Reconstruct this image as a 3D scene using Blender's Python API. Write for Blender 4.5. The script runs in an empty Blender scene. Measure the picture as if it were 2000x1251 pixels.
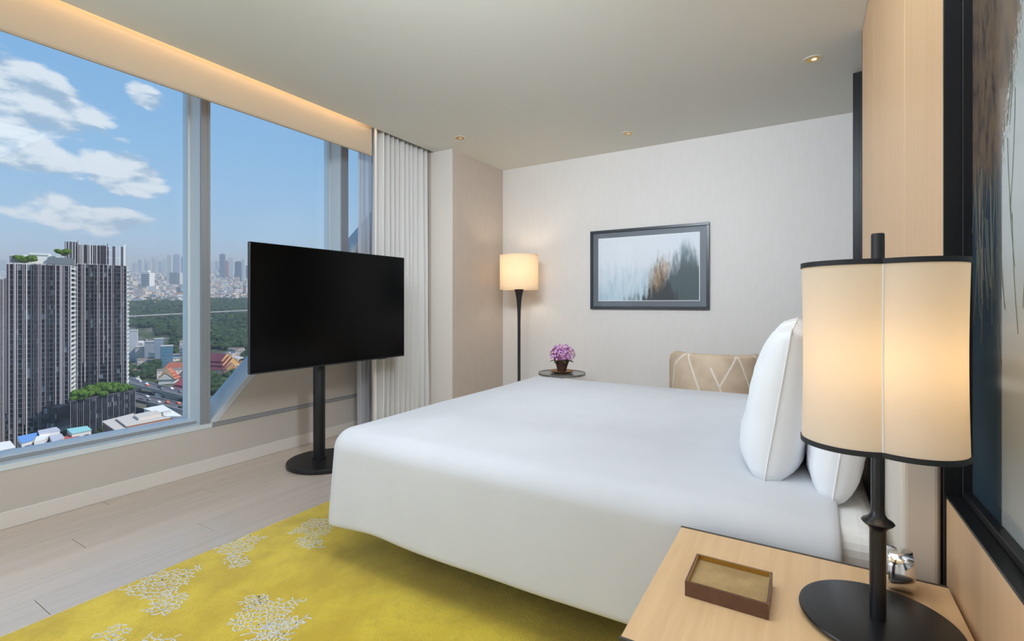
import bpy, bmesh, math, random
from math import sin, cos, pi, radians, sqrt, atan2, hypot
from mathutils import Vector, Matrix, noise, geometry
random.seed(7)
sc = bpy.context.scene
COL = sc.collection

# ------------------------------------------------------------------ camera, world, sun, big lights, exposure
F_PX = 952.0
YAW = radians(31.1)
cam_d = bpy.data.cameras.new('camera')
cam = bpy.data.objects.new('camera', cam_d); COL.objects.link(cam)
cam_d.sensor_width = 36; cam_d.lens = 36 * F_PX / 2000
cam_d.shift_y = -(625.5 - 592) / 2000
cam_d.clip_start = .05; cam_d.clip_end = 60000
cam.location = (0, 0, 1.25); cam.rotation_euler = (pi / 2, 0, YAW)
sc.camera = cam
sc.view_settings.view_transform = 'Standard'; sc.view_settings.look = 'None'
sc.view_settings.gamma = 1; sc.view_settings.use_curve_mapping = False
sc.view_settings.exposure = 0.03
cy = sc.cycles
cy.max_bounces = 8; cy.diffuse_bounces = 5; cy.glossy_bounces = 4; cy.transmission_bounces = 5
cy.volume_bounces = 0; cy.transparent_max_bounces = 10
cy.caustics_reflective = False; cy.caustics_refractive = False
cy.sample_clamp_indirect = 6

def lin(c):
    c /= 255.0
    return c / 12.92 if c <= .04045 else ((c + .055) / 1.055) ** 2.4
def RGB(r, g, b): return (lin(r), lin(g), lin(b), 1)

class NT:
    def __init__(s, tree): s.t = tree; s.n = tree.nodes; s.l = tree.links
    def add(s, typ, **kw):
        n = s.n.new(typ)
        for k, v in kw.items():
            if k[0] == 'i' and k[1:].isdigit():
                s.put(n.inputs[int(k[1:])], v)
            else: setattr(n, k, v)
        return n
    def put(s, sock, v):
        if isinstance(v, bpy.types.NodeSocket): s.l.new(v, sock)
        elif isinstance(v, bpy.types.Node): s.l.new(v.outputs[0], sock)
        else: sock.default_value = v
    def m(s, op, a, b=0.0, c=0.0, clamp=False):
        n = s.n.new('ShaderNodeMath'); n.operation = op; n.use_clamp = clamp
        s.put(n.inputs[0], a); s.put(n.inputs[1], b); s.put(n.inputs[2], c)
        return n.outputs[0]
    def ss(s, x, a, b, lo=0.0, hi=1.0):
        n = s.n.new('ShaderNodeMapRange'); n.interpolation_type = 'SMOOTHSTEP'
        s.put(n.inputs[0], x); s.put(n.inputs[1], a); s.put(n.inputs[2], b); s.put(n.inputs[3], lo); s.put(n.inputs[4], hi)
        return n.outputs[0]
    def mix(s, f, a, b):
        n = s.n.new('ShaderNodeMix'); n.data_type = 'RGBA'
        s.put(n.inputs[0], f); s.put(n.inputs[6], a); s.put(n.inputs[7], b)
        return n.outputs[2]
    def ramp(s, f, stops, interp='LINEAR'):
        n = s.n.new('ShaderNodeValToRGB'); n.color_ramp.interpolation = interp
        e = n.color_ramp.elements
        e[0].position, e[0].color = stops[0]
        e[1].position, e[1].color = stops[-1]
        for p, c in stops[1:-1]:
            k = e.new(p); k.color = c
        s.put(n.inputs[0], f)
        return n.outputs[0]
    def noise(s, vec=None, scale=5, detail=2, rough=.5, out=0, **kw):
        n = s.n.new('ShaderNodeTexNoise'); n.inputs['Scale'].default_value = scale
        n.inputs['Detail'].default_value = detail; n.inputs['Roughness'].default_value = rough
        if vec is not None: s.put(n.inputs['Vector'], vec)
        return n.outputs[out]

# sky: a blue gradient paling to the horizon, with drifting cumulus all round
w = bpy.data.worlds.new('sky'); sc.world = w; w.use_nodes = True
T = NT(w.node_tree); bg = T.n['Background']
tc = T.add('ShaderNodeTexCoord'); sep = T.add('ShaderNodeSeparateXYZ'); T.put(sep.inputs[0], tc.outputs['Generated'])
sx, sy, sz = sep.outputs
az = T.m('ARCTAN2', sy, T.m('MULTIPLY', sx, -1.0))          # 0 = straight out of the windows
el = T.m('ARCSINE', sz)
skyc = T.ramp(T.m('MULTIPLY', el, .75, clamp=True), [(0, RGB(176, 205, 226)), (.05, RGB(165, 199, 226)), (.14, RGB(146, 188, 225)), (.34, RGB(112, 168, 220)), (1, RGB(66, 124, 196))])
cmb = T.add('ShaderNodeCombineXYZ'); T.put(cmb.inputs[0], T.m('MULTIPLY', az, 1.0)); T.put(cmb.inputs[1], T.m('MULTIPLY', el, 2.2))
nz = T.noise(cmb.outputs[0], 10.0, 9, .58)
nz2 = T.noise(cmb.outputs[0], 2.3, 3, .5)
def blob(a, e, ra, re, tilt=0.0):
    da = T.m('SUBTRACT', az, a); de = T.m('SUBTRACT', T.m('SUBTRACT', el, e), T.m('MULTIPLY', da, tilt))
    q = T.m('ADD', T.m('POWER', T.m('DIVIDE', T.m('ABSOLUTE', da), ra), 2.0), T.m('POWER', T.m('DIVIDE', T.m('ABSOLUTE', de), re), 2.0))
    return T.m('SUBTRACT', 1.0, q, clamp=True)
def dirof(px, py):
    r = (px - 1000) / F_PX; u = (592 - py) / F_PX
    X = -sin(YAW) + r * cos(YAW); Y = cos(YAW) + r * sin(YAW)
    return atan2(Y, -X), math.atan2(u, hypot(X, Y))
def pblob(x0, y0, x1, y1, tilt=0.0):
    a0, e0 = dirof((x0 + x1) / 2, (y0 + y1) / 2)
    a1, _ = dirof(x0, (y0 + y1) / 2); _, e1 = dirof((x0 + x1) / 2, y0)
    return blob(a0, e0, abs(a1 - a0), abs(e1 - e0), tilt)
bl = [pblob(-190, 108, 310, 280, -.3), pblob(-180, 210, 215, 352, -.2), pblob(130, 285, 365, 392, -.3), pblob(0, 356, 190, 430, -.2), pblob(-90, 388, 400, 462, -.06), T.m('MULTIPLY', pblob(240, 162, 340, 228, -.3), .62)]
msk = bl[0]
for b_ in bl[1:]: msk = T.m('MAXIMUM', msk, b_)
msk = T.m('MAXIMUM', msk, T.m('MULTIPLY', T.ss(az, .12, -.1), T.ss(nz2, .5, .75)))
cov = T.ss(T.m('ADD', nz, T.m('MULTIPLY', msk, .31)), .565, .72)
cov = T.m('MULTIPLY', cov, T.ss(msk, 0.0, .1))
cmb2 = T.add('ShaderNodeCombineXYZ'); T.put(cmb2.inputs[0], az); T.put(cmb2.inputs[1], T.m('ADD', T.m('MULTIPLY', el, 2.2), .05))
shade = T.ss(T.m('SUBTRACT', T.noise(cmb2.outputs[0], 10.0, 6, .58), nz), -.07, .12)
cloudc = T.mix(shade, RGB(226, 234, 240), RGB(156, 182, 206))
final = T.mix(T.m('MULTIPLY', cov, .88), skyc, cloudc)
T.put(bg.inputs[0], final); bg.inputs[1].default_value = 1.05

def light(name, typ, loc, energy, color=(1, 1, 1), size=None, size_y=None, rot=None, **kw):
    d = bpy.data.lights.new(name, typ); d.energy = energy; d.color = color
    if typ == 'AREA':
        d.shape = 'RECTANGLE'; d.size = size; d.size_y = size_y or size
    o = bpy.data.objects.new(name, d); COL.objects.link(o); o.location = loc
    if rot: o.rotation_euler = rot
    for k, v in kw.items(): setattr(d, k, v)
    return o
sun_dir = Vector((0.80, 0.36, 0.90)).normalized()             # towards the sun, behind the building
sun = light('sun', 'SUN', (0, 0, 50), 4.0, (1, .95, .88)); sun.data.angle = radians(.6)
sun.rotation_euler = sun_dir.to_track_quat('Z', 'Y').to_euler()
# added lamp that boosts daylight from the long window's stretch behind the camera
light('window_fill', 'AREA', (-3.72, -.85, 1.55), 50, (.78, .89, 1), 2.3, 2.2, (0, radians(-90), 0))
# room behind the camera: unseen fill lamp added to lift the interior
light('rear_fill', 'AREA', (-1.6, -1.5, 2.8), 14, (.95, .96, 1), 2.4, 1.6, (0, 0, 0))
# broad fill added out of view under the ceiling, brightening the near half
light('near_room_fill', 'AREA', (-.85, .95, 2.862), 29, (.80, .91, 1), 2.0, 1.5, (0, 0, 0))
# fill lamp added above the camera to brighten the room's far end
_d = Vector((-1.15, 5.0, 1.95)) - Vector((-1.0, .75, 2.8))
far_light = light('far_wall_fill', 'AREA', (-1.0, .75, 2.8), 39, (.80, .90, 1), 1.8, .25, (-_d).to_track_quat('Z', 'Y').to_euler())
far_light.data.spread = radians(95)
_d = Vector((-3.8, 2.4, 1.9)) - Vector((.1, 1.0, 2.8))
win_light = light('window_wall_fill', 'AREA', (.1, 1.0, 2.8), 26, (.88, .93, 1), .25, 1.2, (-_d).to_track_quat('Z', 'Y').to_euler())  # unseen lamp, added to brighten the window wall
win_light.data.spread = radians(100)
# warm LED strip in the window pelmet recess
light('cove_led_strip', 'AREA', (-3.452, .55, 3.02), 8.5, (1, .74, .46), .02, 5.2, (0, radians(-6), 0))

# ------------------------------------------------------------------ helpers
def mat(name, color=(.8, .8, .8, 1), rough=.5, metal=0.0, spec=.5, **kw):
    m = bpy.data.materials.new(name); m.use_nodes = True
    b = m.node_tree.nodes['Principled BSDF']
    b.inputs['Base Color'].default_value = color; b.inputs['Roughness'].default_value = rough
    b.inputs['Metallic'].default_value = metal; b.inputs['Specular IOR Level'].default_value = spec
    for k, v in kw.items(): b.inputs[k.replace('_', ' ')].default_value = v
    return m
def nt(m): return NT(m.node_tree), m.node_tree.nodes['Principled BSDF']
def vary(m, c1, c2, scale=3, stretch=(1, 1, 1), detail=3, bump=0.0, bscale=None, dist=.01, lo=.35, hi=.65, coord='Object'):
    t, b = nt(m)
    tc = t.add('ShaderNodeTexCoord'); mp = t.add('ShaderNodeMapping'); t.put(mp.inputs[0], tc.outputs[coord])
    mp.inputs['Scale'].default_value = stretch
    n = t.noise(mp.outputs[0], scale, detail, .55)
    t.put(b.inputs['Base Color'], t.mix(t.ss(n, lo, hi), c1, c2))
    if bump:
        bp = t.add('ShaderNodeBump'); bp.inputs['Strength'].default_value = bump; bp.inputs['Distance'].default_value = dist
        t.put(bp.inputs['Height'], t.noise(mp.outputs[0], bscale or scale * 4, 3, .6)); t.put(b.inputs['Normal'], bp.outputs[0])
    return m

class MB:
    def __init__(s): s.v = []; s.f = []; s.mi = []; s.cur = 0
    def add(s, vs, fs):
        o = len(s.v); s.v += [tuple(p) for p in vs]; s.f += [tuple(i + o for i in f) for f in fs]; s.mi += [s.cur] * len(fs)
        return s
    def box(s, x0, x1, y0, y1, z0, z1):
        return s.add([(x0, y0, z0), (x1, y0, z0), (x1, y1, z0), (x0, y1, z0), (x0, y0, z1), (x1, y0, z1), (x1, y1, z1), (x0, y1, z1)],
                     [(0, 3, 2, 1), (4, 5, 6, 7), (0, 1, 5, 4), (1, 2, 6, 5), (2, 3, 7, 6), (3, 0, 4, 7)])
    def prism(s, pts, z0, z1):
        n = len(pts)
        a = sum(pts[i][0] * pts[(i + 1) % n][1] - pts[(i + 1) % n][0] * pts[i][1] for i in range(n))
        if a < 0: pts = pts[::-1]
        return s.add([(p[0], p[1], z0) for p in pts] + [(p[0], p[1], z1) for p in pts],
                     [tuple(range(n))[::-1], tuple(range(n, 2 * n))] + [(i, (i + 1) % n, n + (i + 1) % n, n + i) for i in range(n)])
    def prismx(s, pts, x0, x1):                                   # pts in (y, z), extruded along x
        n = len(pts)
        a = sum(pts[i][0] * pts[(i + 1) % n][1] - pts[(i + 1) % n][0] * pts[i][1] for i in range(n))
        if a < 0: pts = pts[::-1]
        return s.add([(x0, p[0], p[1]) for p in pts] + [(x1, p[0], p[1]) for p in pts],
                     [tuple(range(n))[::-1], tuple(range(n, 2 * n))] + [(i, (i + 1) % n, n + (i + 1) % n, n + i) for i in range(n)])
    def lathe(s, prof, cx=0, cy=0, n=32, cap=True):
        vs = []; fs = []
        for r, z in prof:
            for i in range(n): a = 2 * pi * i / n; vs.append((cx + r * cos(a), cy + r * sin(a), z))
        for k in range(len(prof) - 1):
            for i in range(n): j = (i + 1) % n; fs.append((k * n + i, k * n + j, (k + 1) * n + j, (k + 1) * n + i))
        if cap: fs.append(tuple(range(n))[::-1]); fs.append(tuple((len(prof) - 1) * n + i for i in range(n)))
        return s.add(vs, fs)
    def tube(s, pts, r, n=8, closed=False):
        pts = [Vector(p) for p in pts]; m = len(pts); vs = []; fs = []
        rr = r if hasattr(r, '__len__') else [r] * m
        prev = None
        for i, p in enumerate(pts):
            a = pts[(i - 1) % m] if (closed or i > 0) else p
            b = pts[(i + 1) % m] if (closed or i < m - 1) else p
            t = (b - a).normalized()
            if prev is None:
                prev = t.orthogonal().normalized()
            u = (prev - t * prev.dot(t)).normalized(); prev = u; v = t.cross(u)
            for k in range(n): an = 2 * pi * k / n; vs.append(p + (u * cos(an) + v * sin(an)) * rr[i])
        for i in range(m if closed else m - 1):
            j = (i + 1) % m
            for k in range(n): l = (k + 1) % n; fs.append((i * n + k, i * n + l, j * n + l, j * n + k))
        if not closed: fs.append(tuple(range(n))[::-1]); fs.append(tuple((m - 1) * n + k for k in range(n)))
        return s.add(vs, fs)
    def grid(s, fn, nu, nv):
        return s.add([fn(i / nu, j / nv) for i in range(nu + 1) for j in range(nv + 1)],
                     [(i * (nv + 1) + j, (i + 1) * (nv + 1) + j, (i + 1) * (nv + 1) + j + 1, i * (nv + 1) + j + 1) for i in range(nu) for j in range(nv)])
    def mesh(s, name, mats):
        me = bpy.data.meshes.new(name); me.from_pydata(s.v, [], s.f)
        for m in (mats if isinstance(mats, (list, tuple)) else [mats]): me.materials.append(m)
        me.polygons.foreach_set('material_index', s.mi); me.update()
        return me
    def build(s, name, mats, parent=None, smooth=False, bevel=0, seg=2, loc=None, rotz=0):
        o = bpy.data.objects.new(name, s.mesh(name, mats)); COL.objects.link(o)
        if smooth:
            o.data.polygons.foreach_set('use_smooth', [True] * len(o.data.polygons)); o.data.set_sharp_from_angle(angle=radians(40))
        if bevel:
            b = o.modifiers.new('bevel', 'BEVEL'); b.width = bevel; b.segments = seg; b.limit_method = 'ANGLE'; b.angle_limit = radians(40)
            b.harden_normals = False
        if parent: o.parent = parent
        if loc: o.location = loc
        if rotz: o.rotation_euler[2] = rotz
        return o
def tag(o, label=None, cat=None, group=None, kind=None):
    if label: o['label'] = label
    if cat: o['category'] = cat
    if group: o['group'] = group
    if kind: o['kind'] = kind
    return o
def thing(name, label, cat, loc=(0, 0, 0), rotz=0, group=None):
    o = bpy.data.objects.new(name, None); COL.objects.link(o); o.location = loc; o.rotation_euler[2] = rotz
    o.empty_display_size = .1
    return tag(o, label, cat, group)
def struct(o): o['kind'] = 'structure'; return o
def inst(name, me, parent=None, loc=(0, 0, 0), rotz=0, scale=None):
    o = bpy.data.objects.new(name, me); COL.objects.link(o); o.location = loc; o.rotation_euler[2] = rotz
    if scale: o.scale = scale
    if parent: o.parent = parent
    return o

# ------------------------------------------------------------------ materials
M = {}
M['wall'] = vary(mat('pale wallcovering', rough=.75, spec=.2), RGB(224, 220, 217), RGB(222, 218, 214), 40, (1, 1, .2), bump=.02, bscale=300, dist=.001)
M['tan'] = vary(mat('beige fabric wallcovering', rough=.8, spec=.2), RGB(202, 190, 179), RGB(198, 186, 174), 60, (1, 1, .15), bump=.03, bscale=300, dist=.001)
M['sillwall'] = mat('greige wall paint', RGB(202, 196, 189), .7, spec=.25)
M['ceil'] = mat('matt ceiling paint', RGB(228, 228, 221), .9, spec=.1)
M['white'] = mat('white trim paint', RGB(226, 221, 215), .5)
M['alu'] = mat('silver window aluminium', RGB(222, 232, 238), .38, metal=.1, spec=.5)
M['alu2'] = mat('grey window aluminium', RGB(158, 162, 168), .4, metal=.2)
M['black'] = mat('satin black frame', RGB(22, 24, 28), .35)
M['blackm'] = mat('black lamp metal', RGB(20, 21, 25), .32, spec=.6)
M['tvstand'] = mat('black powder coated steel', RGB(16, 18, 22), .42)
M['screen'] = mat('dark television glass', RGB(3, 3, 3), .2, spec=.18)
M['bezel'] = mat('television bezel', RGB(40, 42, 46), .3)
M['linen'] = vary(mat('white cotton linen', rough=.85, spec=.15), RGB(244, 246, 250), RGB(242, 244, 248), 4, bump=.035, bscale=14, dist=.02)
M['cover'] = vary(mat('white duvet cotton', rough=.85, spec=.15), RGB(211, 213, 219), RGB(208, 210, 216), 4, bump=.03, bscale=12, dist=.02)
M['linen2'] = mat('white piping', RGB(245, 245, 245), .8, spec=.1)
M['mattress'] = mat('white mattress cover', RGB(232, 231, 230), .85, spec=.1)
M['headboard'] = mat('cream upholstery', RGB(222, 211, 198), .8, spec=.15)
M['gold'] = mat('brass gold lining', RGB(196, 158, 84), .3, metal=.9)
M['brass'] = mat('brass downlight trim', RGB(214, 176, 110), .3, metal=.9)
M['leather'] = vary(mat('brown lacquer', rough=.35), RGB(104, 72, 56), RGB(92, 62, 48), 30)
M['suede'] = vary(mat('tan suede tray lining', rough=.7, spec=.2), RGB(176, 148, 104), RGB(160, 132, 92), 18)
M['chrome'] = mat('polished chrome', RGB(225, 225, 228), .1, metal=1)
M['edge'] = mat('dark edge banding', RGB(70, 62, 58), .5)
def wood(name, c1, c2, axis='z', sc_=1.0, rough=.4, rnd=.0):
    m = mat(name, rough=rough, spec=.4); t, b = nt(m)
    tcn = t.add('ShaderNodeTexCoord'); mp = t.add('ShaderNodeMapping'); t.put(mp.inputs[0], tcn.outputs['Object'])
    s = {'x': (.6, 14, 14), 'y': (14, .6, 14), 'z': (14, 14, .6)}[axis]
    mp.inputs['Scale'].default_value = [q * sc_ for q in s]
    oi = t.add('ShaderNodeObjectInfo'); off = t.add('ShaderNodeVectorMath', operation='ADD')
    cb = t.add('ShaderNodeCombineXYZ'); t.put(cb.inputs[0], t.m('MULTIPLY', oi.outputs['Random'], 37.0)); t.put(cb.inputs[1], t.m('MULTIPLY', oi.outputs['Random'], 91.0))
    t.put(off.inputs[0], mp.outputs[0]); t.put(off.inputs[1], cb.outputs[0])
    n = t.noise(off.outputs[0], 3, 6, .6); n2 = t.noise(off.outputs[0], 14, 3, .6)
    f = t.m('ADD', t.m('MULTIPLY', n, .75), t.m('MULTIPLY', n2, .25))
    col = t.mix(t.ss(f, .3, .7), c1, c2)
    if rnd:
        hs = t.add('ShaderNodeHueSaturation'); t.put(hs.inputs['Color'], col)
        t.put(hs.inputs['Value'], t.m('ADD', 1 - rnd, t.m('MULTIPLY', oi.outputs['Random'], 2 * rnd))); col = hs.outputs[0]
    t.put(b.inputs['Base Color'], col)
    bp = t.add('ShaderNodeBump'); bp.inputs['Strength'].default_value = .05; bp.inputs['Distance'].default_value = .002
    t.put(bp.inputs['Height'], n2); t.put(b.inputs['Normal'], bp.outputs[0])
    return m
M['panel'] = wood('pale sycamore veneer', RGB(220, 182, 140), RGB(213, 174, 132), 'z', 1.0, .42)
M['top'] = wood('pale sycamore top', RGB(224, 188, 144), RGB(212, 174, 130), 'y', 1.0, .4)
M['plank'] = wood('washed oak plank', RGB(204, 191, 180), RGB(194, 181, 169), 'y', .5, .2, .03)
M['bedwood'] = mat('beige bed leg wood', RGB(190, 165, 135), .5)
def curtain_mat(name, c, tr, alpha=1.0):
    m = mat(name, c, .9, spec=.1); t, b = nt(m)
    out = m.node_tree.nodes['Material Output']
    tl = t.add('ShaderNodeBsdfTranslucent'); tl.inputs[0].default_value = c
    mx = t.add('ShaderNodeMixShader'); mx.inputs[0].default_value = tr
    t.put(mx.inputs[1], b.outputs[0]); t.put(mx.inputs[2], tl.outputs[0]); last = mx
    if alpha < 1:
        tp = t.add('ShaderNodeBsdfTransparent'); m2 = t.add('ShaderNodeMixShader'); m2.inputs[0].default_value = 1 - alpha
        t.put(m2.inputs[1], mx.outputs[0]); t.put(m2.inputs[2], tp.outputs[0]); last = m2
    t.put(out.inputs[0], last.outputs[0])
    return m
M['drape'] = curtain_mat('grey linen drape', RGB(243, 242, 240), .1)
M['pelmet'] = curtain_mat('cream blind fabric', RGB(242, 226, 204), .4)
M['sheer'] = curtain_mat('white sheer voile', RGB(235, 238, 245), .45, .72)
def shade_mat(name, c, tr, tc_=None):
    tc_ = tc_ or c
    m = curtain_mat(name, c, tr); t, b = nt(m)
    tcn = t.add('ShaderNodeTexCoord'); mp = t.add('ShaderNodeMapping'); t.put(mp.inputs[0], tcn.outputs['Object']); mp.inputs['Scale'].default_value = (6, 6, 90)
    bp = t.add('ShaderNodeBump'); bp.inputs['Strength'].default_value = .12; bp.inputs['Distance'].default_value = .002
    n = t.noise(mp.outputs[0], 4, 3, .6); t.put(bp.inputs['Height'], n); t.put(b.inputs['Normal'], bp.outputs[0])
    for nd in t.n:
        if nd.type == 'BSDF_TRANSLUCENT': t.put(nd.inputs[0], t.mix(n, tc_, tuple(x * .93 for x in tc_[:3]) + (1,)))
    return m
M['shade'] = shade_mat('cream linen lampshade', RGB(250, 245, 238), .5, RGB(252, 222, 172))
M['shade2'] = shade_mat('cream drum lampshade', RGB(250, 238, 218), .5)
gl = bpy.data.materials.new('window glass'); gl.use_nodes = True; t = NT(gl.node_tree)
gl.node_tree.nodes.remove(gl.node_tree.nodes['Principled BSDF'])
tp = t.add('ShaderNodeBsdfTransparent'); tp.inputs[0].default_value = (.985, .995, 1, 1)
gs = t.add('ShaderNodeBsdfGlossy'); gs.inputs['Roughness'].default_value = .01
lw = t.add('ShaderNodeFresnel'); lw.inputs[0].default_value = 1.35
mx = t.add('ShaderNodeMixShader'); t.put(mx.inputs[0], t.m('MULTIPLY', lw.outputs[0], .6)); t.put(mx.inputs[1], tp.outputs[0]); t.put(mx.inputs[2], gs.outputs[0])
t.put(gl.node_tree.nodes['Material Output'].inputs[0], mx.outputs[0]); M['glass'] = gl
M['glass2'] = gl.copy(); M['glass2'].node_tree.nodes['Math'].inputs[1].default_value = .22

# ------------------------------------------------------------------ room shell
XW, XR, YB, YF, ZC = -3.81, .286, 5.04, -2.5, 2.87
sub = struct(MB().box(-3.81, 1.3, YF, YB, -.12, -.018).build('floor', M['edge']))
rows = []
x = XW + .0
PW = .185
x0 = -2.60 - 7 * PW
k = 0
for i in range(29):
    a = x0 + i * PW; b = a + PW
    a2, b2 = max(a, XW), min(b, 1.3)
    if b2 - a2 < .02: continue
    y = YF - ((i * .73) % 1.9)
    while y < YB:
        ya, yb = max(y, YF), min(y + 1.9, YB)
        if yb - ya > .02:
            g = .0011
            pl = MB().box(-(b2 - a2) / 2 + g, (b2 - a2) / 2 - g, -(yb - ya) / 2 + g, (yb - ya) / 2 - g, -.018, 0)
            pl.build('plank', M['plank'], sub, bevel=.0012, seg=1, loc=((a2 + b2) / 2, (ya + yb) / 2, 0))
        y += 1.9
struct(MB().box(-3.42, 1.3, YF, YB, ZC, ZC + .22).build('ceiling', M['ceil']))
struct(MB().box(-4.05, -3.42, YF, YB, 3.07, 3.2).build('ceiling_recess', M['ceil']))
struct(MB().box(-4.05, 1.3, YB, YB + .15, -.1, 3.2).build('wall_back', M['wall']))
struct(MB().box(-4.05, 1.3, YF - .15, YF, -.1, 3.2).build('wall_front', M['wall']))
struct(MB().box(.337, 1.5, YF, 4.21, -.1, 3.0).build('wall_right', M['wall']))
struct(MB().box(1.3, 1.5, 4.21, YB + .15, -.1, 3.0).build('wall_side', M['wall']))
colm = MB(); colm.box(-4.0, -3.17, 4.05, YB, 0, ZC + .2)
col_o = struct(colm.build('wall_column', M['tan'], bevel=.003, seg=1))
struct(MB().box(-3.46, -3.172, 4.046, 4.05, 0, ZC).build('trim_1', M['white'], bevel=.001, seg=1))
# low wall under the windows, and the triangular wall under the diagonal brace
wl = MB(); wl.box(-4.02, XW, YF, 4.05, -.1, .322)
struct(wl.build('wall_left', M['sillwall']))
DY, DZ, DS = 1.988, .348, 1.05
def dz(y, off=0): return DZ + off + DS * (y - DY)
yt = DY + (2.95 - DZ) / DS
struct(MB().prismx([(1.96, .357), (DY + .01, .357), (yt, 2.95), (yt + .6, 2.95), (5.04, 2.95), (5.04, .357)], -3.99, XW + .001).build('wall_brace', M['sillwall']))
struct(MB().box(-4.02, XW, YF, 5.04, 2.95, 3.1).build('wall_left_header', M['sillwall']))
struct(MB().box(XW, XW + .014, YF, 4.05, 0, .095).build('baseboard_left', M['white'], bevel=.004))
struct(MB().box(-3.17, .337, YB - .014, YB, 0, .095).build('baseboard_back', M['white'], bevel=.004))
# sill and window frame
sill = thing('window_sill', None, None); sill['kind'] = 'structure'
MB().box(-4.02, XW + .006, YF, 1.965, .322, .356).build('sill_ledge', M['alu'], sill, bevel=.002, seg=1)
MB().box(-4.02, -3.884, YF, 1.965, .356, .377).build('sill_step', M['alu2'], sill, bevel=.002, seg=1)
MB().box(-4.06, -3.896, YF, 1.965, .377, .381).build('sill_bead', M['alu'], sill)
MB().box(-4.0, XW + .006, 1.965, 4.05, .324, .355).build('sill_strip', M['alu2'], sill, bevel=.002, seg=1)
for k, (ya, yb) in enumerate([(1.893, 1.952), (3.162, 3.234), (.625, .685), (-.645, -.585), (-1.915, -1.855)]):
    mu = thing('window_mullion', None, None); mu['kind'] = 'structure'
    z0 = .356 if ya < 2 else dz(ya)
    MB().box(-3.98, XW - .02, ya, yb, z0, 2.95).build('mullion_body', M['alu'], mu, bevel=.002, seg=1)
    MB().box(XW - .02, XW, ya - .002, ya + .016, z0, 2.95).build('mullion_ridge', M['alu2'], mu)
    MB().box(XW - .02, XW - .004, ya + .016, yb - .016, z0, 2.95).build('mullion_groove', M['alu2'], mu)
    MB().box(XW - .02, XW, yb - .016, yb + .002, z0, 2.95).build('mullion_ridge', M['alu2'], mu)
    MB().box(-4.06, -3.98, ya - .012, yb + .012, z0, 2.95).build('outer_cap', M['alu'], mu)
br = thing('window_brace', None, None); br['kind'] = 'structure'
M['bracepale'] = mat('pale brace trim', RGB(205, 212, 220), .4)
M['braceblue'] = mat('silver brace reveal', RGB(200, 215, 226), .45, metal=.1)
yy1 = yt
MB().prismx([(DY + .012, .357), (1.955, .357), (1.955, dz(1.955, .062)), (yy1, dz(yy1, .062)), (yy1, dz(yy1, -.002))], XW - .012, XW + .008).build('brace_trim', M['bracepale'], br, bevel=.001, seg=1)
MB().prismx([(1.955, dz(1.955)), (1.955, dz(1.955, .058)), (yy1, dz(yy1, .058)), (yy1, dz(yy1))], -4.04, XW - .012).build('brace_reveal', M['braceblue'], br)
# glass panes
def pane(n, pts):
    p = MB().prismx(pts, -4.006, -4.0).build('window_%d' % n, M['glass']); struct(p)
pane(1, [(YF, .36), (-1.9, .36), (-1.9, 2.95), (YF, 2.95)])
pane(2, [(-1.87, .36), (-.63, .36), (-.63, 2.95), (-1.87, 2.95)])
pane(3, [(-.6, .36), (.65, .36), (.65, 2.95), (-.6, 2.95)])
pane(4, [(.66, .36), (1.92, .36), (1.92, 2.95), (.66, 2.95)])
pane(5, [(1.93, dz(1.93)), (3.19, dz(3.19)), (3.19, 2.95), (1.93, 2.95)])
pane(6, [(3.2, dz(3.2)), (yt, 2.95), (3.2, 2.95)])
# window pelmet (cream fabric band with warm light behind the ceiling edge)
pel = thing('blind_pelmet', 'long cream fabric pelmet hanging across the top of the windows', 'pelmet', (-3.5, .37, 0))
MB().box(-.012, .012, -2.87, 2.87, 2.642, 3.05).build('fabric_panel', M['pelmet'], pel, bevel=.004)
MB().box(-.009, .009, -2.87, 2.872, 2.634, 2.642).build('hem_bar', M['pelmet'], pel)

# ------------------------------------------------------------------ headboard wall
for ya, yb in ((1.556, 2.105), (2.109, 2.990), (2.994, 3.548)):
    tag(MB().box(-.026, .026, -(yb - ya) / 2, (yb - ya) / 2, -.9, .9).build('wood_wall_panel', M['panel'], bevel=.0015, seg=1, loc=(XR + .026, (ya + yb) / 2, 1.965)),
        {0: 'pale wood wall panel right beside the near black framed niche', 1: 'wide middle pale wood panel over the head of the bed', 2: 'pale wood wall panel farthest from the camera, next to the far niche'}[0 if ya < 2 else 1 if ya < 2.5 else 2],
        'wall panel', 'pale wood panels over the bed')
struct(MB().box(.33, .3365, 1.55, 3.552, 1.06, 2.87).build('trim_2', M['black']))
def niche(ya, yb, pier_y, label, label2, near):
    n = thing('framed_niche', label, 'niche', (.312, (ya + yb) / 2, .787)); cyy = (ya + yb) / 2
    def b(name, x0, x1, y0, y1, z0, z1, m, bev=.001):
        return MB().box(x0 - .312, x1 - .312, y0 - cyy, y1 - cyy, z0 - .787, z1 - .787).build(name, m, n, bevel=bev, seg=1)
    b('ledge', .289, .337, ya, yb, .781, .787, M['black'])
    b('side_jamb', XR - .001, .337, yb, yb + .007, .30, 2.868, M['black'])
    b('side_jamb', XR - .001, .337, ya - .005, ya, .30, 2.868, M['black'])
    b('inner_frame', .318, .336, yb - .009, yb - .001, .789, 2.868, M['black'])
    b('inner_frame', .318, .336, ya + .001, ya + .009, .789, 2.868, M['black'])
    b('bottom_rail', .318, .336, ya + .01, yb - .01, .788, .806, M['black'])
    tag(MB().box(-.018, .025, -(yb - ya) / 2 + .002, (yb - ya) / 2 - .002, -.38, .388).build('wood_apron_panel', M['panel'], bevel=.0015, seg=1, loc=(XR + .022, cyy, .392)),
        label2, 'wall panel')
    return n, cyy
n1, c1 = niche(.955, 1.55, 0, 'black framed wall niche with misty glass artwork behind the table lamp', 'pale wood wall panel directly behind the nightstand under the black ledge', True)
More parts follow.
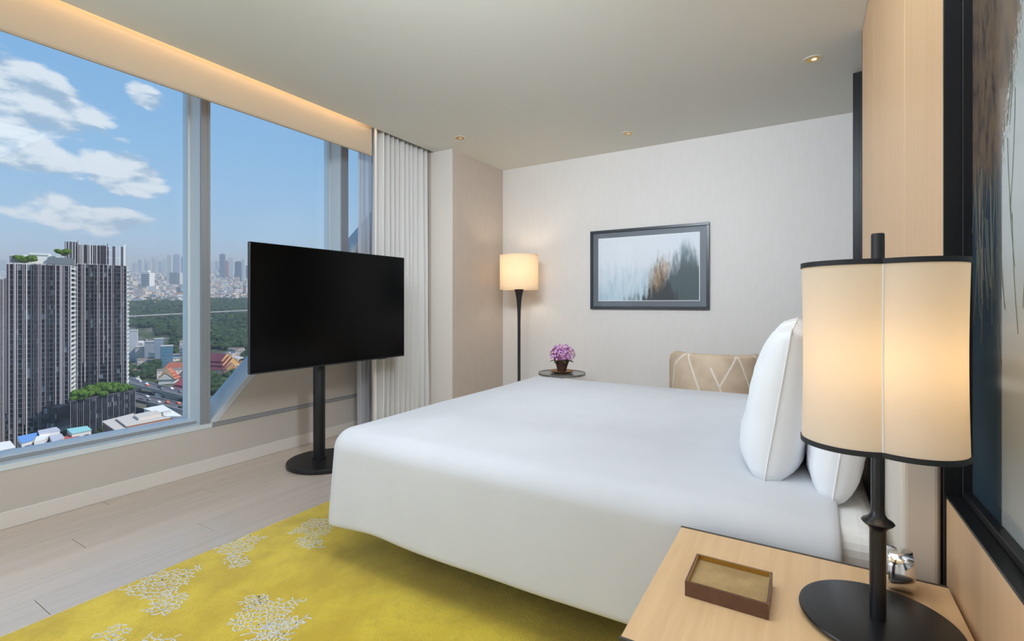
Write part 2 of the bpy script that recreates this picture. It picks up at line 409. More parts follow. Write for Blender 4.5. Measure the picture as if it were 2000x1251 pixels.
n2, c2 = niche(3.555, 4.18, 0, 'black framed wall niche on the far side of the bed', 'pale wood wall panel under the far niche beyond the bed', False)
struct(MB().box(.284, .34, 4.186, 4.212, 0, 2.868).build('trim_3', M['black']))
art = mat('misty niche artwork', rough=.12, spec=.5); t, b = nt(art)
tcn = t.add('ShaderNodeTexCoord'); sp = t.add('ShaderNodeSeparateXYZ'); t.put(sp.inputs[0], tcn.outputs['Object'])
ay = sp.outputs[1]; azz = sp.outputs[2]
mp = t.add('ShaderNodeMapping'); t.put(mp.inputs[0], tcn.outputs['Object']); mp.inputs['Scale'].default_value = (1, 15, 6)
mp.inputs['Rotation'].default_value = (radians(32), 0, 0)
st = t.noise(mp.outputs[0], 2.4, 8, .7); st2 = t.noise(mp.outputs[0], 9, 5, .7)
blue = t.mix(t.ss(t.noise(tcn.outputs['Object'], 3, 3), .3, .7), RGB(44, 62, 76), RGB(62, 80, 92))
band = t.ss(t.m('ADD', ay, t.m('MULTIPLY', st2, .004)), .086, .092)
base = t.mix(band, RGB(168, 176, 178), blue)
brown = t.ramp(st, [(.3, RGB(44, 42, 48)), (.45, RGB(92, 80, 74)), (.56, RGB(120, 100, 80)), (.7, RGB(66, 62, 68))])
edge_z = t.m('SUBTRACT', t.m('ADD', .68, t.m('MULTIPLY', t.m('MAXIMUM', t.m('SUBTRACT', .10, ay), 0.0), 2.4)), t.m('MULTIPLY', t.m('SUBTRACT', st2, .5), .45))
base = t.mix(t.ss(t.m('SUBTRACT', azz, edge_z), -.02, .07), base, brown)
t.put(b.inputs['Base Color'], base)
for n_, cc, la in ((n1, c1, 'misty blue grey artwork with hanging brown fronds'), (n2, c2, None)):
    o = MB().box(-.0005, .003, -.286, .286, 0, 2.06).build('artwork', art, n_, loc=(.0235, 0, .02))
    if la: o['label'] = la
M['frond'] = mat('olive frond paint', RGB(96, 100, 76), .5); M['frondd'] = mat('grey brown frond paint', RGB(96, 88, 76), .5)
fr = MB(); random.seed(5)
for i in range(40):
    if i % 4: y = random.uniform(.10, .27); z = random.uniform(.56, .78)
    else: y = random.uniform(-.05, .06); z = random.uniform(.55, .95)
    L = random.uniform(.10, .26); dy = random.uniform(-.04, .03); w_ = random.uniform(.0004, .0009); fr.cur = i % 2
    pts = [(y + dy * (q / 6) ** 1.7, z - L * q / 6) for q in range(7)]
    vs = []
    for q, (a, c) in enumerate(pts): ww = w_ * (1 - q / 6) + .0002; vs += [(0, a - ww, c), (0, a + ww, c), (-.0006, a, c)]
    fs = []
    for q in range(6):
        e = q * 3; fs += [(e, e + 2, e + 5, e + 3), (e + 2, e + 1, e + 4, e + 5)]
    fr.add(vs, fs)
o = fr.build('fronds', [M['frond'], M['frondd']], n1, loc=(.0228, -.005, .02)); o['kind'] = 'stuff'

# ------------------------------------------------------------------ bed
bed = thing('bed', 'large double bed with cream upholstered headboard and white mattress', 'bed', (-.8, 2.57, 0))
def bb(name, x0, x1, y0, y1, z0, z1, m, bev=.01, seg=3, par=bed):
    return MB().box(x0 + .8, x1 + .8, y0 - 2.57, y1 - 2.57, z0, z1).build(name, m, par, bevel=bev, seg=seg)
for xa, ya in ((-1.82, 1.83), (-1.82, 3.16), (-.02, 1.83), (-.02, 3.16)):
    bb('leg', xa, xa + .15, ya, ya + .15, .017, .17, M['bedwood'], .004, 1)
bb('bed_base', -1.83, .195, 1.66, 3.48, .17, .33, M['edge'], .01, 1)
mt = bb('mattress', -1.86, .185, 1.60, 3.55, .33, .625, M['mattress'], .06, 5)
for s_, f_ in ((1.559, 2.106), (2.11, 2.988), (2.992, 3.547)):
    bb('headboard_panel', .205, .284, s_, f_, .02, 1.055, M['headboard'], .014, 4)

def smst(x): x = max(0, min(1, x)); return x * x * (3 - 2 * x)
def duvet():
    X0, X1, Y0, Y1, ZT = -1.982, .085, 1.545, 3.63, .640
    rc, R, HEM = .098, .09, .204
    arc = R * pi / 2; DROP = ZT - R - HEM; flat = rc - R; TOT = flat + arc + DROP
    def prof(d):                                            # d past the inner line -> outward offset, drop, skirt fraction
        if d <= flat: return d, 0, 0
        d -= flat
        if d < arc: a = d / R; return flat + R * sin(a), R * (1 - cos(a)), 0
        return rc, R + (d - arc), (d - arc) / DROP
    def steps(L0, inner, mirror):
        q = [TOT - DROP * i / 12 for i in range(12)] + [flat + arc * (1 - i / 8) for i in range(8)] + [flat]
        return [-x for x in q] + [inner * i / 40 for i in range(41)] + ([inner + x for x in q[::-1]] if mirror else [])
    S = steps(0, X1 - (X0 + rc), False); Tt = steps(0, Y1 - Y0 - 2 * rc, True)
    wy = Y1 - Y0 - 2 * rc; vs = []
    for s_ in S:
        for t_ in Tt:
            ds = max(0, -s_); dt = max(0, -t_, t_ - wy); sg = -1 if t_ < wy / 2 else 1
            bx = X0 + rc + max(0, s_); by = Y0 + rc + min(max(t_, 0), wy); d = max(ds, dt)
            if ds == 0 and dt == 0: nx = ny = 0
            elif ds >= dt: th = pi / 4 * dt / ds; nx, ny = -cos(th), sg * sin(th)
            else: th = pi / 4 * ds / dt; nx, ny = -sin(th), sg * cos(th)
            o, dr, q = prof(d)
            x = bx + nx * o; y = by + ny * o; z = ZT - dr
            if q > 0:
                dn = hypot(x - X0, y - Y0)
                hem = .006 * noise.noise(Vector((x * 1.7, y * 1.7, 3))) - .014 * math.exp(-(dn / .12) ** 2) + .012 * math.exp(-((dn - .33) / .12) ** 2)
                if ny < -.5: hem += .012 * smst((x + 1.2) / 1.3)
                z += hem * q
                k = (.014 - .018 * min(nx, 0)) * q + .009 * q * noise.noise(Vector((x * 2.6, y * 2.6, z * .8))); x += nx * k; y += ny * k
            w_ = 1 if dr == 0 else max(0, 1 - dr / R)
            z += w_ * (.005 * noise.noise(Vector((x * 1.5, y * 1.5, 5))) + .040 * sin(pi / 2 * min(1, max(0, min(x - X0, y - Y0, Y1 - y)) / .55)))
            h = smst((x - (X1 - .22)) / .22)                 # head end settles and rounds off towards the side
            vs.append((x, y, z - .012 * h))
    n = len(Tt)
    return MB().add(vs, [(i * n + j, (i + 1) * n + j, (i + 1) * n + j + 1, i * n + j + 1) for i in range(len(S) - 1) for j in range(n - 1)])
dv = duvet().build('duvet', M['cover'], smooth=False)
dv.data.polygons.foreach_set('use_smooth', [True] * len(dv.data.polygons))
bm = bmesh.new(); bm.from_mesh(dv.data); bmesh.ops.remove_doubles(bm, verts=bm.verts, dist=.0008); bmesh.ops.recalc_face_normals(bm, faces=bm.faces); bm.to_mesh(dv.data); bm.free()
so = dv.modifiers.new('thick', 'SOLIDIFY'); so.thickness = .024; so.offset = -1
ss_ = dv.modifiers.new('smooth', 'SUBSURF'); ss_.levels = 1; ss_.render_levels = 1
tag(dv, 'smooth white duvet draped over the bed down towards the rug', 'duvet')

def pillow(label, loc, w_, h_, th, lean, yaw, seed):
    t_ = thing('pillow', label, 'pillow', loc, 0, 'white pillows at the head of the bed')
    t_.rotation_euler = (0, lean, yaw)
    N = 28
    def pt(i, j, s):
        a = 2 * i / N - 1; b_ = 2 * j / N - 1
        e = max(0, 1 - abs(a) ** 3.2) ** .36 * max(0, 1 - abs(b_) ** 3.2) ** .36
        y = a * w_ / 2 * (1 - .05 * (1 - b_ * b_)) ; z = b_ * h_ / 2 * (1 - .07 * (1 - a * a) ** 1 * 0 - .04 * (a * a < .9) * 0)
        y = a * w_ / 2 * (1 - .045 * b_ ** 2 * 0 - .03 * (1 - b_ ** 2)); z = b_ * h_ / 2 * (1 - .03 * (1 - a ** 2))
        x = s * th / 2 * e * (1 + .12 * noise.noise(Vector((a * 1.6, b_ * 1.6, seed + s))))
        x += s * .006 * noise.noise(Vector((a * 5, b_ * 5, seed * 3)))*e
        # heavier belly towards the bottom
        x *= 1 + .18 * (-b_)
        return (x, y, z)
    mb = MB()
    mb.grid(lambda u, v: pt(round(u * N), round(v * N), -1), N, N)
    o_ = len(mb.v)
    mb.grid(lambda u, v: pt(round(u * N), round(v * N), 1), N, N)
    c = mb.build('pillow_case', M['linen'], t_)
    bm = bmesh.new(); bm.from_mesh(c.data); bmesh.ops.remove_doubles(bm, verts=bm.verts, dist=.0005); bmesh.ops.recalc_face_normals(bm, faces=bm.faces); bm.to_mesh(c.data); bm.free()
    c.data.polygons.foreach_set('use_smooth', [True] * len(c.data.polygons))
    ring = [pt(i, 0, 1) for i in range(N)] + [pt(N, j, 1) for j in range(N)] + [pt(N - i, N, 1) for i in range(N)] + [pt(0, N - j, 1) for j in range(N)]
    p = MB().tube([(0, a[1], a[2]) for a in ring], .0022, 6, True).build('piping', M['linen2'], t_, smooth=True)
    return t_
R1 = radians
pillow('large white pillow standing at the front, closest to the table lamp', (-.08, 2.17, .908), .74, .52, .215, R1(9), 0, 1)
pillow('white pillow half hidden under the lampshade, leaning on the headboard', (.10, 2.14, .872), .74, .49, .165, R1(8), 0, 2)
pillow('front white pillow on the far side of the bed, its top peeking out', (-.08, 2.98, .908), .74, .53, .23, R1(9), 0, 3)
pillow('rear white pillow on the far side of the bed against the headboard', (.10, 2.98, .872), .74, .49, .165, R1(8), 0, 4)

# ------------------------------------------------------------------ rug
rug = thing('rug', 'large mustard yellow rug with silver line rose motifs under the bed', 'rug', (-1.45, 1.6, 0))
rm = mat('mustard wool pile', rough=.95, spec=.1); t, b = nt(rm)
b.inputs['Sheen Weight'].default_value = .3; b.inputs['Sheen Roughness'].default_value = .5
tcn = t.add('ShaderNodeTexCoord')
na = t.noise(tcn.outputs['Object'], 3.2, 6, .62); nb = t.noise(tcn.outputs['Object'], 160, 3, .7); nc = t.noise(tcn.outputs['Object'], 14, 4, .6)
cc = t.mix(t.ss(na, .35, .66), RGB(204, 172, 36), RGB(228, 200, 54))
cc = t.mix(t.m('MULTIPLY', t.ss(nc, .5, .72), .35), cc, RGB(186, 158, 40))
cc = t.mix(t.m('MULTIPLY', t.ss(nb, .45, .7), .25), cc, RGB(170, 146, 34))
t.put(b.inputs['Base Color'], cc)
bp = t.add('ShaderNodeBump'); bp.inputs['Strength'].default_value = .6; bp.inputs['Distance'].default_value = .008
t.put(bp.inputs['Height'], t.m('ADD', nb, nc)); t.put(b.inputs['Normal'], bp.outputs[0])
MB().box(-1.11, 1.41, -2.35, 2.2, .001, .015).build('pile', rm, rug, bevel=.006, seg=2)
M['silver'] = vary(mat('silver grey rug thread', rough=.8, spec=.3), RGB(222, 220, 214), RGB(208, 206, 200), 40)
def inpoly(p, poly):
    c = False; n = len(poly)
    for i in range(n):
        a, b_ = poly[i], poly[(i + 1) % n]
        if (a[1] > p[1]) != (b_[1] > p[1]) and p[0] < (b_[0] - a[0]) * (p[1] - a[1]) / (b_[1] - a[1]) + a[0]: c = not c
    return c
def motif(cx, cy_, sx_, sy_, seed, clipx=None):
    rnd = random.Random(seed)
    poly = []
    n = 9
    for i in range(n):
        a = 2 * pi * (i + rnd.uniform(-.25, .25)) / n
        r = 1.0 if i % 2 == 0 else .66
        r *= rnd.uniform(.88, 1.12)
        poly.append((r * sx_ * cos(a), r * sy_ * sin(a)))
    pts = [(rnd.uniform(-.006, .006), rnd.uniform(-.006, .006))]
    k = 1
    while k < 15:
        r = .0185 * k ** .98; cnt = max(4, int(2 * pi * r / (.026 + .0010 * k)))
        ph = rnd.random() * 6.28
        for i in range(cnt):
            a = ph + 2 * pi * i / cnt + rnd.uniform(-.35, .35) / max(k, 2)
            rr = r + rnd.uniform(-.008, .008)
            pts.append((rr * cos(a) * 1.05, rr * sin(a)))
        k += 1
    vv = [Vector(p) for p in pts]
    vo, ed, fa, *_ = geometry.delaunay_2d_cdt(vv, [], [], 0, 1e-7)
    def cc_(tri):
        (ax, ay_), (bx, by), (cx_, cy2) = [tuple(vo[i]) for i in tri]
        d = 2 * (ax * (by - cy2) + bx * (cy2 - ay_) + cx_ * (ay_ - by))
        if abs(d) < 1e-9: return None
        ux = ((ax * ax + ay_ * ay_) * (by - cy2) + (bx * bx + by * by) * (cy2 - ay_) + (cx_ * cx_ + cy2 * cy2) * (ay_ - by)) / d
        uy = ((ax * ax + ay_ * ay_) * (cx_ - bx) + (bx * bx + by * by) * (ax - cx_) + (cx_ * cx_ + cy2 * cy2) * (bx - ax)) / d
        return (ux, uy)
    em = {}
    for f in fa:
        c = cc_(f)
        for i in range(3):
            e = tuple(sorted((f[i], f[(i + 1) % 3]))); em.setdefault(e, []).append(c)
    mb = MB(); hz = .0162 if seed < 12 or seed == 12 else .0170
    for e, cs in em.items():
        if len(cs) != 2 or None in cs: continue
        a, b_ = Vector(cs[0]), Vector(cs[1])
        if (a - b_).length < .004 or (a - b_).length > .07: continue
        ia, ib = inpoly(a, poly), inpoly(b_, poly)
        if not (ia or ib) or (not (ia and ib) and rnd.random() < .35): continue
        if rnd.random() < .05: continue
        pp = (b_ - a).orthogonal().normalized() * (b_ - a).length * rnd.choice((-.16, .16, .1))
        prev = None; cs2 = [a, a * .75 + b_ * .25 + pp * .8, (a + b_) / 2 + pp, a * .25 + b_ * .75 + pp * .8, b_]
        vs = []; W = .0029
        for i, c in enumerate(cs2):
            q = (cs2[min(i + 1, 4)] - cs2[max(i - 1, 0)]).normalized(); nn = Vector((-q.y, q.x)) * W
            if clipx is not None: c = Vector((max(c.x, clipx - cx), c.y))
            vs += [(c.x - nn.x, c.y - nn.y, .013), (c.x - nn.x * .8, c.y - nn.y * .8, hz), (c.x + nn.x * .8, c.y + nn.y * .8, hz), (c.x + nn.x, c.y + nn.y, .013)]
        mb.add(vs, [(i * 4 + j, i * 4 + j + 1, (i + 1) * 4 + j + 1, (i + 1) * 4 + j) for i in range(4) for j in range(3)])
    mb.build('rose_motif', M['silver'], rug, loc=(cx + 1.45, cy_ - 1.6, 0))
for q in ((-2.33, 1.75, .13, .15, 3), (-2.2, 1.61, .10, .07, 13), (-2.49, 1.42, .12, .14, 4), (-2.34, 1.32, .09, .06, 14), (-2.45, 1.045, .15, .15, 5), (-2.25, .99, .09, .11, 15),
          (-1.83, 1.15, .15, .15, 6), (-1.70, 1.08, .11, .15, 16), (-2.21, .79, .085, .06, 7), (-2.02, .84, .09, .08, 8), (-1.97, 1.18, .07, .06, 9),
          (-1.5, .55, .16, .15, 10), (-1.0, .95, .14, .15, 11), (-2.4, 2.6, .15, .15, 12)):
    motif(*q, clipx=-2.553)

# ------------------------------------------------------------------ television on its stand
tv = thing('television_stand', 'black pole floor stand holding the television, oval base', 'tv stand', (-3.225, 2.512, 0))
MB().lathe([(.27, .004), (.28, .01), (.28, .03), (.274, .036)], n=64).build('base_plate', M['tvstand'], tv, smooth=True)
MB().lathe([(.058, .036), (.058, .042), (.045, .046), (.045, 1.28), (.043, 1.285)], -.07, 0, 40).build('pole', M['tvstand'], tv, smooth=True)
MB().box(-.06, .045, -.2, .2, 1.1, 1.4).build('mount_bracket', M['tvstand'], tv, bevel=.005)
a_tv = atan2(-3.121 + 3.171, 3.285 - 1.878)
tvm = thing('television', 'large flat black television screen on a floor stand before the window', 'television', (-3.146, 2.5815, 1.2185), -a_tv)
MB().box(-.032, -.004, -.704, .704, -.445, .445).build('housing', M['bezel'], tvm, bevel=.004)
MB().box(-.004, .0005, -.699, .699, -.435, .441).build('screen', M['screen'], tvm, bevel=.0005, seg=1)
MB().box(-.006, .002, -.699, .699, -.4449, -.436).build('lower_bezel', M['bezel'], tvm)
MB().box(-.028, -.010, .42, .50, -.451, -.4455).build('sensor_bar', M['tvstand'], tvm)

# ------------------------------------------------------------------ curtains
def curtain(name, label, X0, Y0, Y1, n, amp, m, zt, zb, flare, thick, seed):
    rnd = random.Random(seed); ph = [rnd.uniform(-.5, .5) for _ in range(n + 2)]; am = [rnd.uniform(.65, 1.15) for _ in range(n + 2)]
    NU = n * 12
    def fn(u, v):
        i = min(int(u * n), n - 1); w0 = u * n - i
        a = am[i] * (1 - w0) + am[i + 1] * w0
        ang = 2 * pi * (u * n) + .7 * sin(u * 17 + seed) + .25 * sin(v * 5 + u * 9) * v
        z = zt + (zb - zt) * v
        k_ = (.8 + .2 * v)
        x = X0 + amp * a * k_ * sin(ang) + .008 * sin(v * 7 + u * 20) * v
        y = Y0 + (Y1 - Y0) * u + flare * v * (2 * u - 1) + .012 * cos(ang * 1.0) * (1 if u < .99 and u > .01 else 0)
        return (x, y, z)
    o = MB().grid(fn, NU, 20).build(name, m)
    o.data.polygons.foreach_set('use_smooth', [True] * len(o.data.polygons))
    if thick: s = o.modifiers.new('thick', 'SOLIDIFY'); s.thickness = thick
    return tag(o, label, 'curtain')
curtain('drape', 'pleated light grey curtain hanging beside the wall column', -3.50, 3.26, 4.03, 11, .06, M['drape'], 2.96, .012, .02, .003, 2)
curtain('sheer_curtain', 'white sheer curtain bunched behind the grey drape at the window', -3.655, 3.23, 3.58, 7, .022, M['sheer'], 3.0, .012, .01, 0, 5)
MB_t = MB().box(-3.68, -3.45, 3.2, 4.04, 2.965, 3.0).build('curtain_track', M['white']); tag(MB_t, 'white curtain track hidden in the ceiling recess', 'track')

# ------------------------------------------------------------------ downlights
def downlight(x, y, label, energy, tilt=(0, 0)):
    t_ = thing('downlight', label, 'downlight', (x, y, ZC), 0, 'small round recessed ceiling spotlights')
    MB().lathe([(.056, 0), (.058, -.003), (.052, -.005), (.044, -.003), (.044, -.001)], n=40, cap=False).build('trim_ring', M['ceil'], t_, smooth=True)
    MB().lathe([(.044, -.0035), (.038, -.0045), (.032, -.0015), (.028, -.001)], n=40).build('reflector', M['brass'], t_, smooth=True)
    m = bpy.data.materials.new('glowing lamp'); m.use_nodes = True; n = m.node_tree.nodes['Principled BSDF']
    n.inputs['Emission Color'].default_value = (1, .72, .42, 1); n.inputs['Emission Strength'].default_value = 2.2 if energy > 6 else .6; n.inputs['Base Color'].default_value = RGB(150, 100, 50)
    MB().lathe([(.015, -.0015), (.015, -.0055), (.009, -.0065)], .006, 0, 24).build('bulb', m, t_, smooth=True)
    l = light('spot_lamp', 'SPOT', (x, y, ZC - .02), energy, (1, .84, .66)); l.data.spot_size = radians(75); l.data.spot_blend = .8; l.data.shadow_soft_size = .03
downlight(-2.904, 3.825, 'recessed brass ceiling spotlight nearest the curtain and wall column', 5)
downlight(-1.455, 4.548, 'recessed brass ceiling spotlight over the framed picture', 5)
downlight(.04, 3.80, 'glowing recessed brass ceiling spotlight nearest the headboard wall', 8)

# ------------------------------------------------------------------ framed picture on back wall
fp = thing('framed_picture', 'dark framed abstract picture on the pale back wall', 'picture', (-1.41, YB, 1.612))
W2, H2 = .612, .423
def frame(name, w_, h_, t_, y0, y1, m, bev=.002):
    for nm, a in (('frame_rail', (-w_, w_, h_ - t_, h_)), ('frame_rail', (-w_, w_, -h_, -h_ + t_)), ('frame_stile', (-w_, -w_ + t_, -h_ + t_, h_ - t_)), ('frame_stile', (w_ - t_, w_, -h_ + t_, h_ - t_))):
        MB().box(a[0], a[1], y0, y1, a[2], a[3]).build(name and nm, m, fp, bevel=bev, seg=1)
M['slate'] = mat('slate black frame paint', RGB(38, 46, 54), .3)
frame('f', W2, H2, .028, -.034, -.001, M['slate'])
M['matb'] = mat('grey mount board', RGB(104, 108, 116), .45)
MB().box(-W2 + .02, W2 - .02, -.016, -.002, -H2 + .02, H2 - .02).build('mount', M['matb'], fp)
MB().box(-.522, .522, -.0185, -.016, -.338, .338).build('white_bevel', M['linen2'], fp)
pa = mat('blurred landscape print', rough=.5, spec=.3); t, b = nt(pa)
tcn = t.add('ShaderNodeTexCoord'); sp = t.add('ShaderNodeSeparateXYZ'); t.put(sp.inputs[0], tcn.outputs['Object']); ax_, _, azz = sp.outputs
mp = t.add('ShaderNodeMapping'); t.put(mp.inputs[0], tcn.outputs['Object']); mp.inputs['Scale'].default_value = (9, 1, 1.6); mp.inputs['Rotation'].default_value = (0, radians(-6), 0)
s1 = t.noise(mp.outputs[0], 2.6, 7, .62); mp2 = t.add('ShaderNodeMapping'); t.put(mp2.inputs[0], tcn.outputs['Object']); mp2.inputs['Scale'].default_value = (2.6, 1, 1.0); mp2.inputs['Rotation'].default_value = (0, radians(25), 0); s2 = t.noise(mp2.outputs[0], 13, 8, .75)
base = t.mix(t.ss(azz, -.34, .1), RGB(196, 212, 222), RGB(226, 228, 234))
base = t.mix(t.m('MULTIPLY', t.m('MULTIPLY', t.ss(s1, .45, .62), .6), t.ss(azz, .2, -.25)), base, RGB(160, 186, 200))
j = t.m('MULTIPLY', t.m('SUBTRACT', s1, .5), .55)
ridge1 = t.m('SUBTRACT', .30, t.m('MULTIPLY', t.m('ABSOLUTE', t.m('SUBTRACT', ax_, .40)), 1.25))
d1 = t.ss(t.m('SUBTRACT', t.m('ADD', ridge1, j), azz), -.04, .22)
base = t.mix(t.m('MULTIPLY', d1, .95), base, t.mix(t.ss(azz, .25, -.05), RGB(120, 138, 146), RGB(72, 84, 84)))
ridge2 = t.m('SUBTRACT', .02, t.m('MULTIPLY', t.m('ABSOLUTE', t.m('SUBTRACT', ax_, .14)), 1.7))
d2 = t.ss(t.m('SUBTRACT', t.m('ADD', ridge2, j), azz), -.03, .14)
base = t.mix(d2, base, RGB(66, 70, 72))
ridge3 = t.m('SUBTRACT', -.20, t.m('MULTIPLY', t.m('ABSOLUTE', t.m('SUBTRACT', ax_, -.16)), 1.3))
d3 = t.ss(t.m('SUBTRACT', t.m('ADD', ridge3, j), azz), -.03, .16)
base = t.mix(t.m('MULTIPLY', d3, .8), base, RGB(104, 118, 120))
qx = t.m('DIVIDE', t.m('SUBTRACT', t.m('ADD', ax_, t.m('MULTIPLY', azz, -.22)), .13), .10); qz = t.m('DIVIDE', t.m('SUBTRACT', azz, -.05), .19)
o_ = t.ss(t.m('ADD', t.m('ADD', t.m('MULTIPLY', qx, qx), t.m('MULTIPLY', qz, qz)), t.m('ADD', t.m('MULTIPLY', t.m('SUBTRACT', s2, .5), 2.2), t.m('MULTIPLY', t.m('SUBTRACT', s1, .5), 5.0))), 1.5, -.2)
base = t.mix(t.m('MULTIPLY', o_, .85), base, t.ramp(s2, [(.35, RGB(84, 66, 50)), (.5, RGB(168, 134, 100)), (.65, RGB(206, 176, 140))]))
t.put(b.inputs['Base Color'], base)
MB().box(-.516, .516, -.0195, -.0185, -.332, .332).build('print', pa, fp)
fg = MB().box(-W2 + .027, W2 - .027, -.026, -.023, -H2 + .027, H2 - .027).build('glazing', M['glass2'], fp)

# ------------------------------------------------------------------ floor lamp
fl = thing('floor_lamp', 'black floor lamp with cream drum shade in the far corner', 'floor lamp', (-2.72, 4.66, 0))
MB().lathe([(.15, .0), (.15, .015), (.14, .022), (.03, .028), (.017, .05), (.0165, .9), (.017, 1.08), (.021, 1.2), (.030, 1.30), (.044, 1.37), (.052, 1.40), (.052, 1.405)], n=40).build('stem', M['blackm'], fl, smooth=True)
MB().lathe([(.213, 1.402), (.210, 1.402), (.210, 1.783), (.213, 1.783), (.213, 1.402)], n=64, cap=False).build('lamp_shade', M['shade2'], fl, smooth=True)
for z_ in (1.402, 1.771): MB().lathe([(.214, z_), (.2145, z_ + .006), (.214, z_ + .012)], n=64, cap=False).build('shade_trim', M['shade2'], fl, smooth=True)
MB().tube([(-.21, 0, 1.76), (.21, 0, 1.76)], .003).tube([(0, -.21, 1.76), (0, .21, 1.76)], .003).build('spider', M['brass'], fl)
gb = mat('frosted bulb', (1, 1, 1, 1)); n = gb.node_tree.nodes['Principled BSDF']; n.inputs['Emission Color'].default_value = (1, .8, .55, 1); n.inputs['Emission Strength'].default_value = 4
MB().lathe([(.012, 1.44), (.03, 1.5), (.034, 1.54), (.025, 1.575), (.005, 1.585)], n=20).build('bulb', gb, fl, smooth=True)
light('floor_lamp_bulb', 'POINT', (-2.72, 4.66, 1.60), 4.2, (1, .84, .62), shadow_soft_size=.06)

# ------------------------------------------------------------------ side table with flowers
st = thing('side_table', 'small round dark side table against the back wall beside the lamp', 'side table', (-2.01, 4.26, 0))
M['stone'] = vary(mat('dark marble top', rough=.15), RGB(96, 96, 94), RGB(124, 124, 120), 9)
MB().lathe([(.205, .565), (.222, .568), (.2235, .578), (.2225, .583), (.2, .583)], n=56).build('table_top', M['stone'], st, smooth=True)
MB().lathe([(.224, .566), (.226, .568), (.226, .586), (.2225, .587), (.2225, .583)], n=56, cap=False).build('rim', M['stone'], st, smooth=True)
MB().lathe([(.16, 0), (.16, .012), (.02, .02), (.016, .04), (.016, .55), (.05, .565)], n=32).build('pedestal', M['black'], st, smooth=True)
dish = MB().lathe([(.07, .585), (.10, .592), (.118, .606), (.113, .607), (.097, .597), (.0, .594)], n=40).build('wooden_dish', vary(mat('turned dish wood', rough=.5), RGB(168, 122, 66), RGB(132, 90, 48), 20), smooth=True)
dish.location = (-2.01, 4.26, 0); tag(dish, 'shallow brown wooden dish under the flower pot', 'dish')
M['basket'] = vary(mat('dark woven basket', rough=.8), RGB(84, 52, 36), RGB(44, 28, 20), 60, (1, 1, 2), bump=.7, bscale=120, dist=.006)
fw = thing('flower_pot', 'small dark woven pot of pink and lilac hydrangea flowers', 'flowers', (-2.01, 4.26, .5985)); fw.scale = (1.17, 1.17, 1.12)
MB().lathe([(.034, 0), (.038, .02), (.05, .06), (.066, .1), (.062, .1), (.05, .075)], n=28).build('pot', M['basket'], fw, smooth=True)
pet = mat('hydrangea petals', rough=.7, spec=.2); t, b = nt(pet)
gi = t.add('ShaderNodeNewGeometry'); t.put(b.inputs['Base Color'], t.ramp(gi.outputs['Random Per Island'], [(0, RGB(224, 158, 206)), (.3, RGB(238, 190, 222)), (.5, RGB(210, 160, 222)), (.7, RGB(240, 202, 232)), (.9, RGB(224, 172, 188)), (1, RGB(196, 146, 212))]))
b.inputs['Subsurface Weight'].default_value = .1
fl_ = MB(); rnd = random.Random(3)
MB().lathe([(.02, .08), (.055, .09), (.075, .12), (.08, .16), (.06, .195), (.02, .21)], n=20).build('bloom_core', mat('shaded lilac core', RGB(150, 96, 138), .9), fw, smooth=True)
for i in range(210):
    zz = rnd.uniform(-.55, 1); aa = rnd.uniform(0, 2 * pi); rr = sqrt(max(0, 1 - zz * zz))
    d = Vector((rr * cos(aa), rr * sin(aa), zz)).normalized(); bump_ = 1 + .12 * sin(aa * 3 + 1) * rr
    p = Vector((d.x * .098 * bump_, d.y * .098 * bump_, .15 + d.z * .075 + rnd.uniform(-.004, .006)))
    q = (d + Vector((rnd.uniform(-.5, .5), rnd.uniform(-.5, .5), rnd.uniform(-.3, .6)))).normalized()
    u = q.orthogonal().normalized(); v = q.cross(u); s_ = rnd.uniform(.010, .016); vs = [p + q * -.003]
    ph = rnd.random() * 6
    for k in range(8):
        an = ph + 2 * pi * k / 8; r2 = s_ * (1.15 if k % 2 == 0 else .55); vs.append(p + (u * cos(an) + v * sin(an)) * r2 + q * (.004 if k % 2 == 0 else 0))
    fl_.add(vs, [(0, 1 + k, 1 + (k + 1) % 8) for k in range(8)])
o = fl_.build('blossoms', pet, fw); o['kind'] = 'stuff'
lf = MB()
for i in range(7):
    an = i * .9; d = Vector((cos(an), sin(an), -.1)); s = Vector((-sin(an), cos(an), 0)); p = Vector((0, 0, .1)) + d * .05
    lf.add([p, p + d * .03 + s * .014, p + d * .062 - Vector((0, 0, .012)), p + d * .03 - s * .014], [(0, 1, 2, 3)])
lf.build('leaves', mat('green leaves', RGB(74, 96, 50), .6), fw)

# ------------------------------------------------------------------ barrel chair
ch = thing('barrel_chair', 'woven beige barrel chair with cream lines beyond the bed', 'chair', (-.63, 4.31, 0), radians(8))
wv = mat('woven beige upholstery', rough=.9, spec=.1); t, b = nt(wv)
tcn = t.add('ShaderNodeTexCoord'); sp = t.add('ShaderNodeSeparateXYZ'); t.put(sp.inputs[0], tcn.outputs['Object'])
ang = t.m('MULTIPLY', t.m('ARCTAN2', sp.outputs[0], t.m('MULTIPLY', sp.outputs[1], -1.0)), .36)
cb = t.add('ShaderNodeCombineXYZ'); t.put(cb.inputs[0], ang); t.put(cb.inputs[1], sp.outputs[2])
wu = t.m('SINE', t.m('MULTIPLY', ang, 520.0)); wz = t.m('SINE', t.m('MULTIPLY', sp.outputs[2], 520.0))
wf = t.m('MULTIPLY', wu, wz)
nn = t.noise(cb.outputs[0], 7, 2)
basec = t.mix(t.ss(nn, .35, .75), RGB(200, 174, 144), RGB(168, 136, 104))
basec = t.mix(t.ss(wf, -.2, .6), basec, RGB(228, 214, 198))
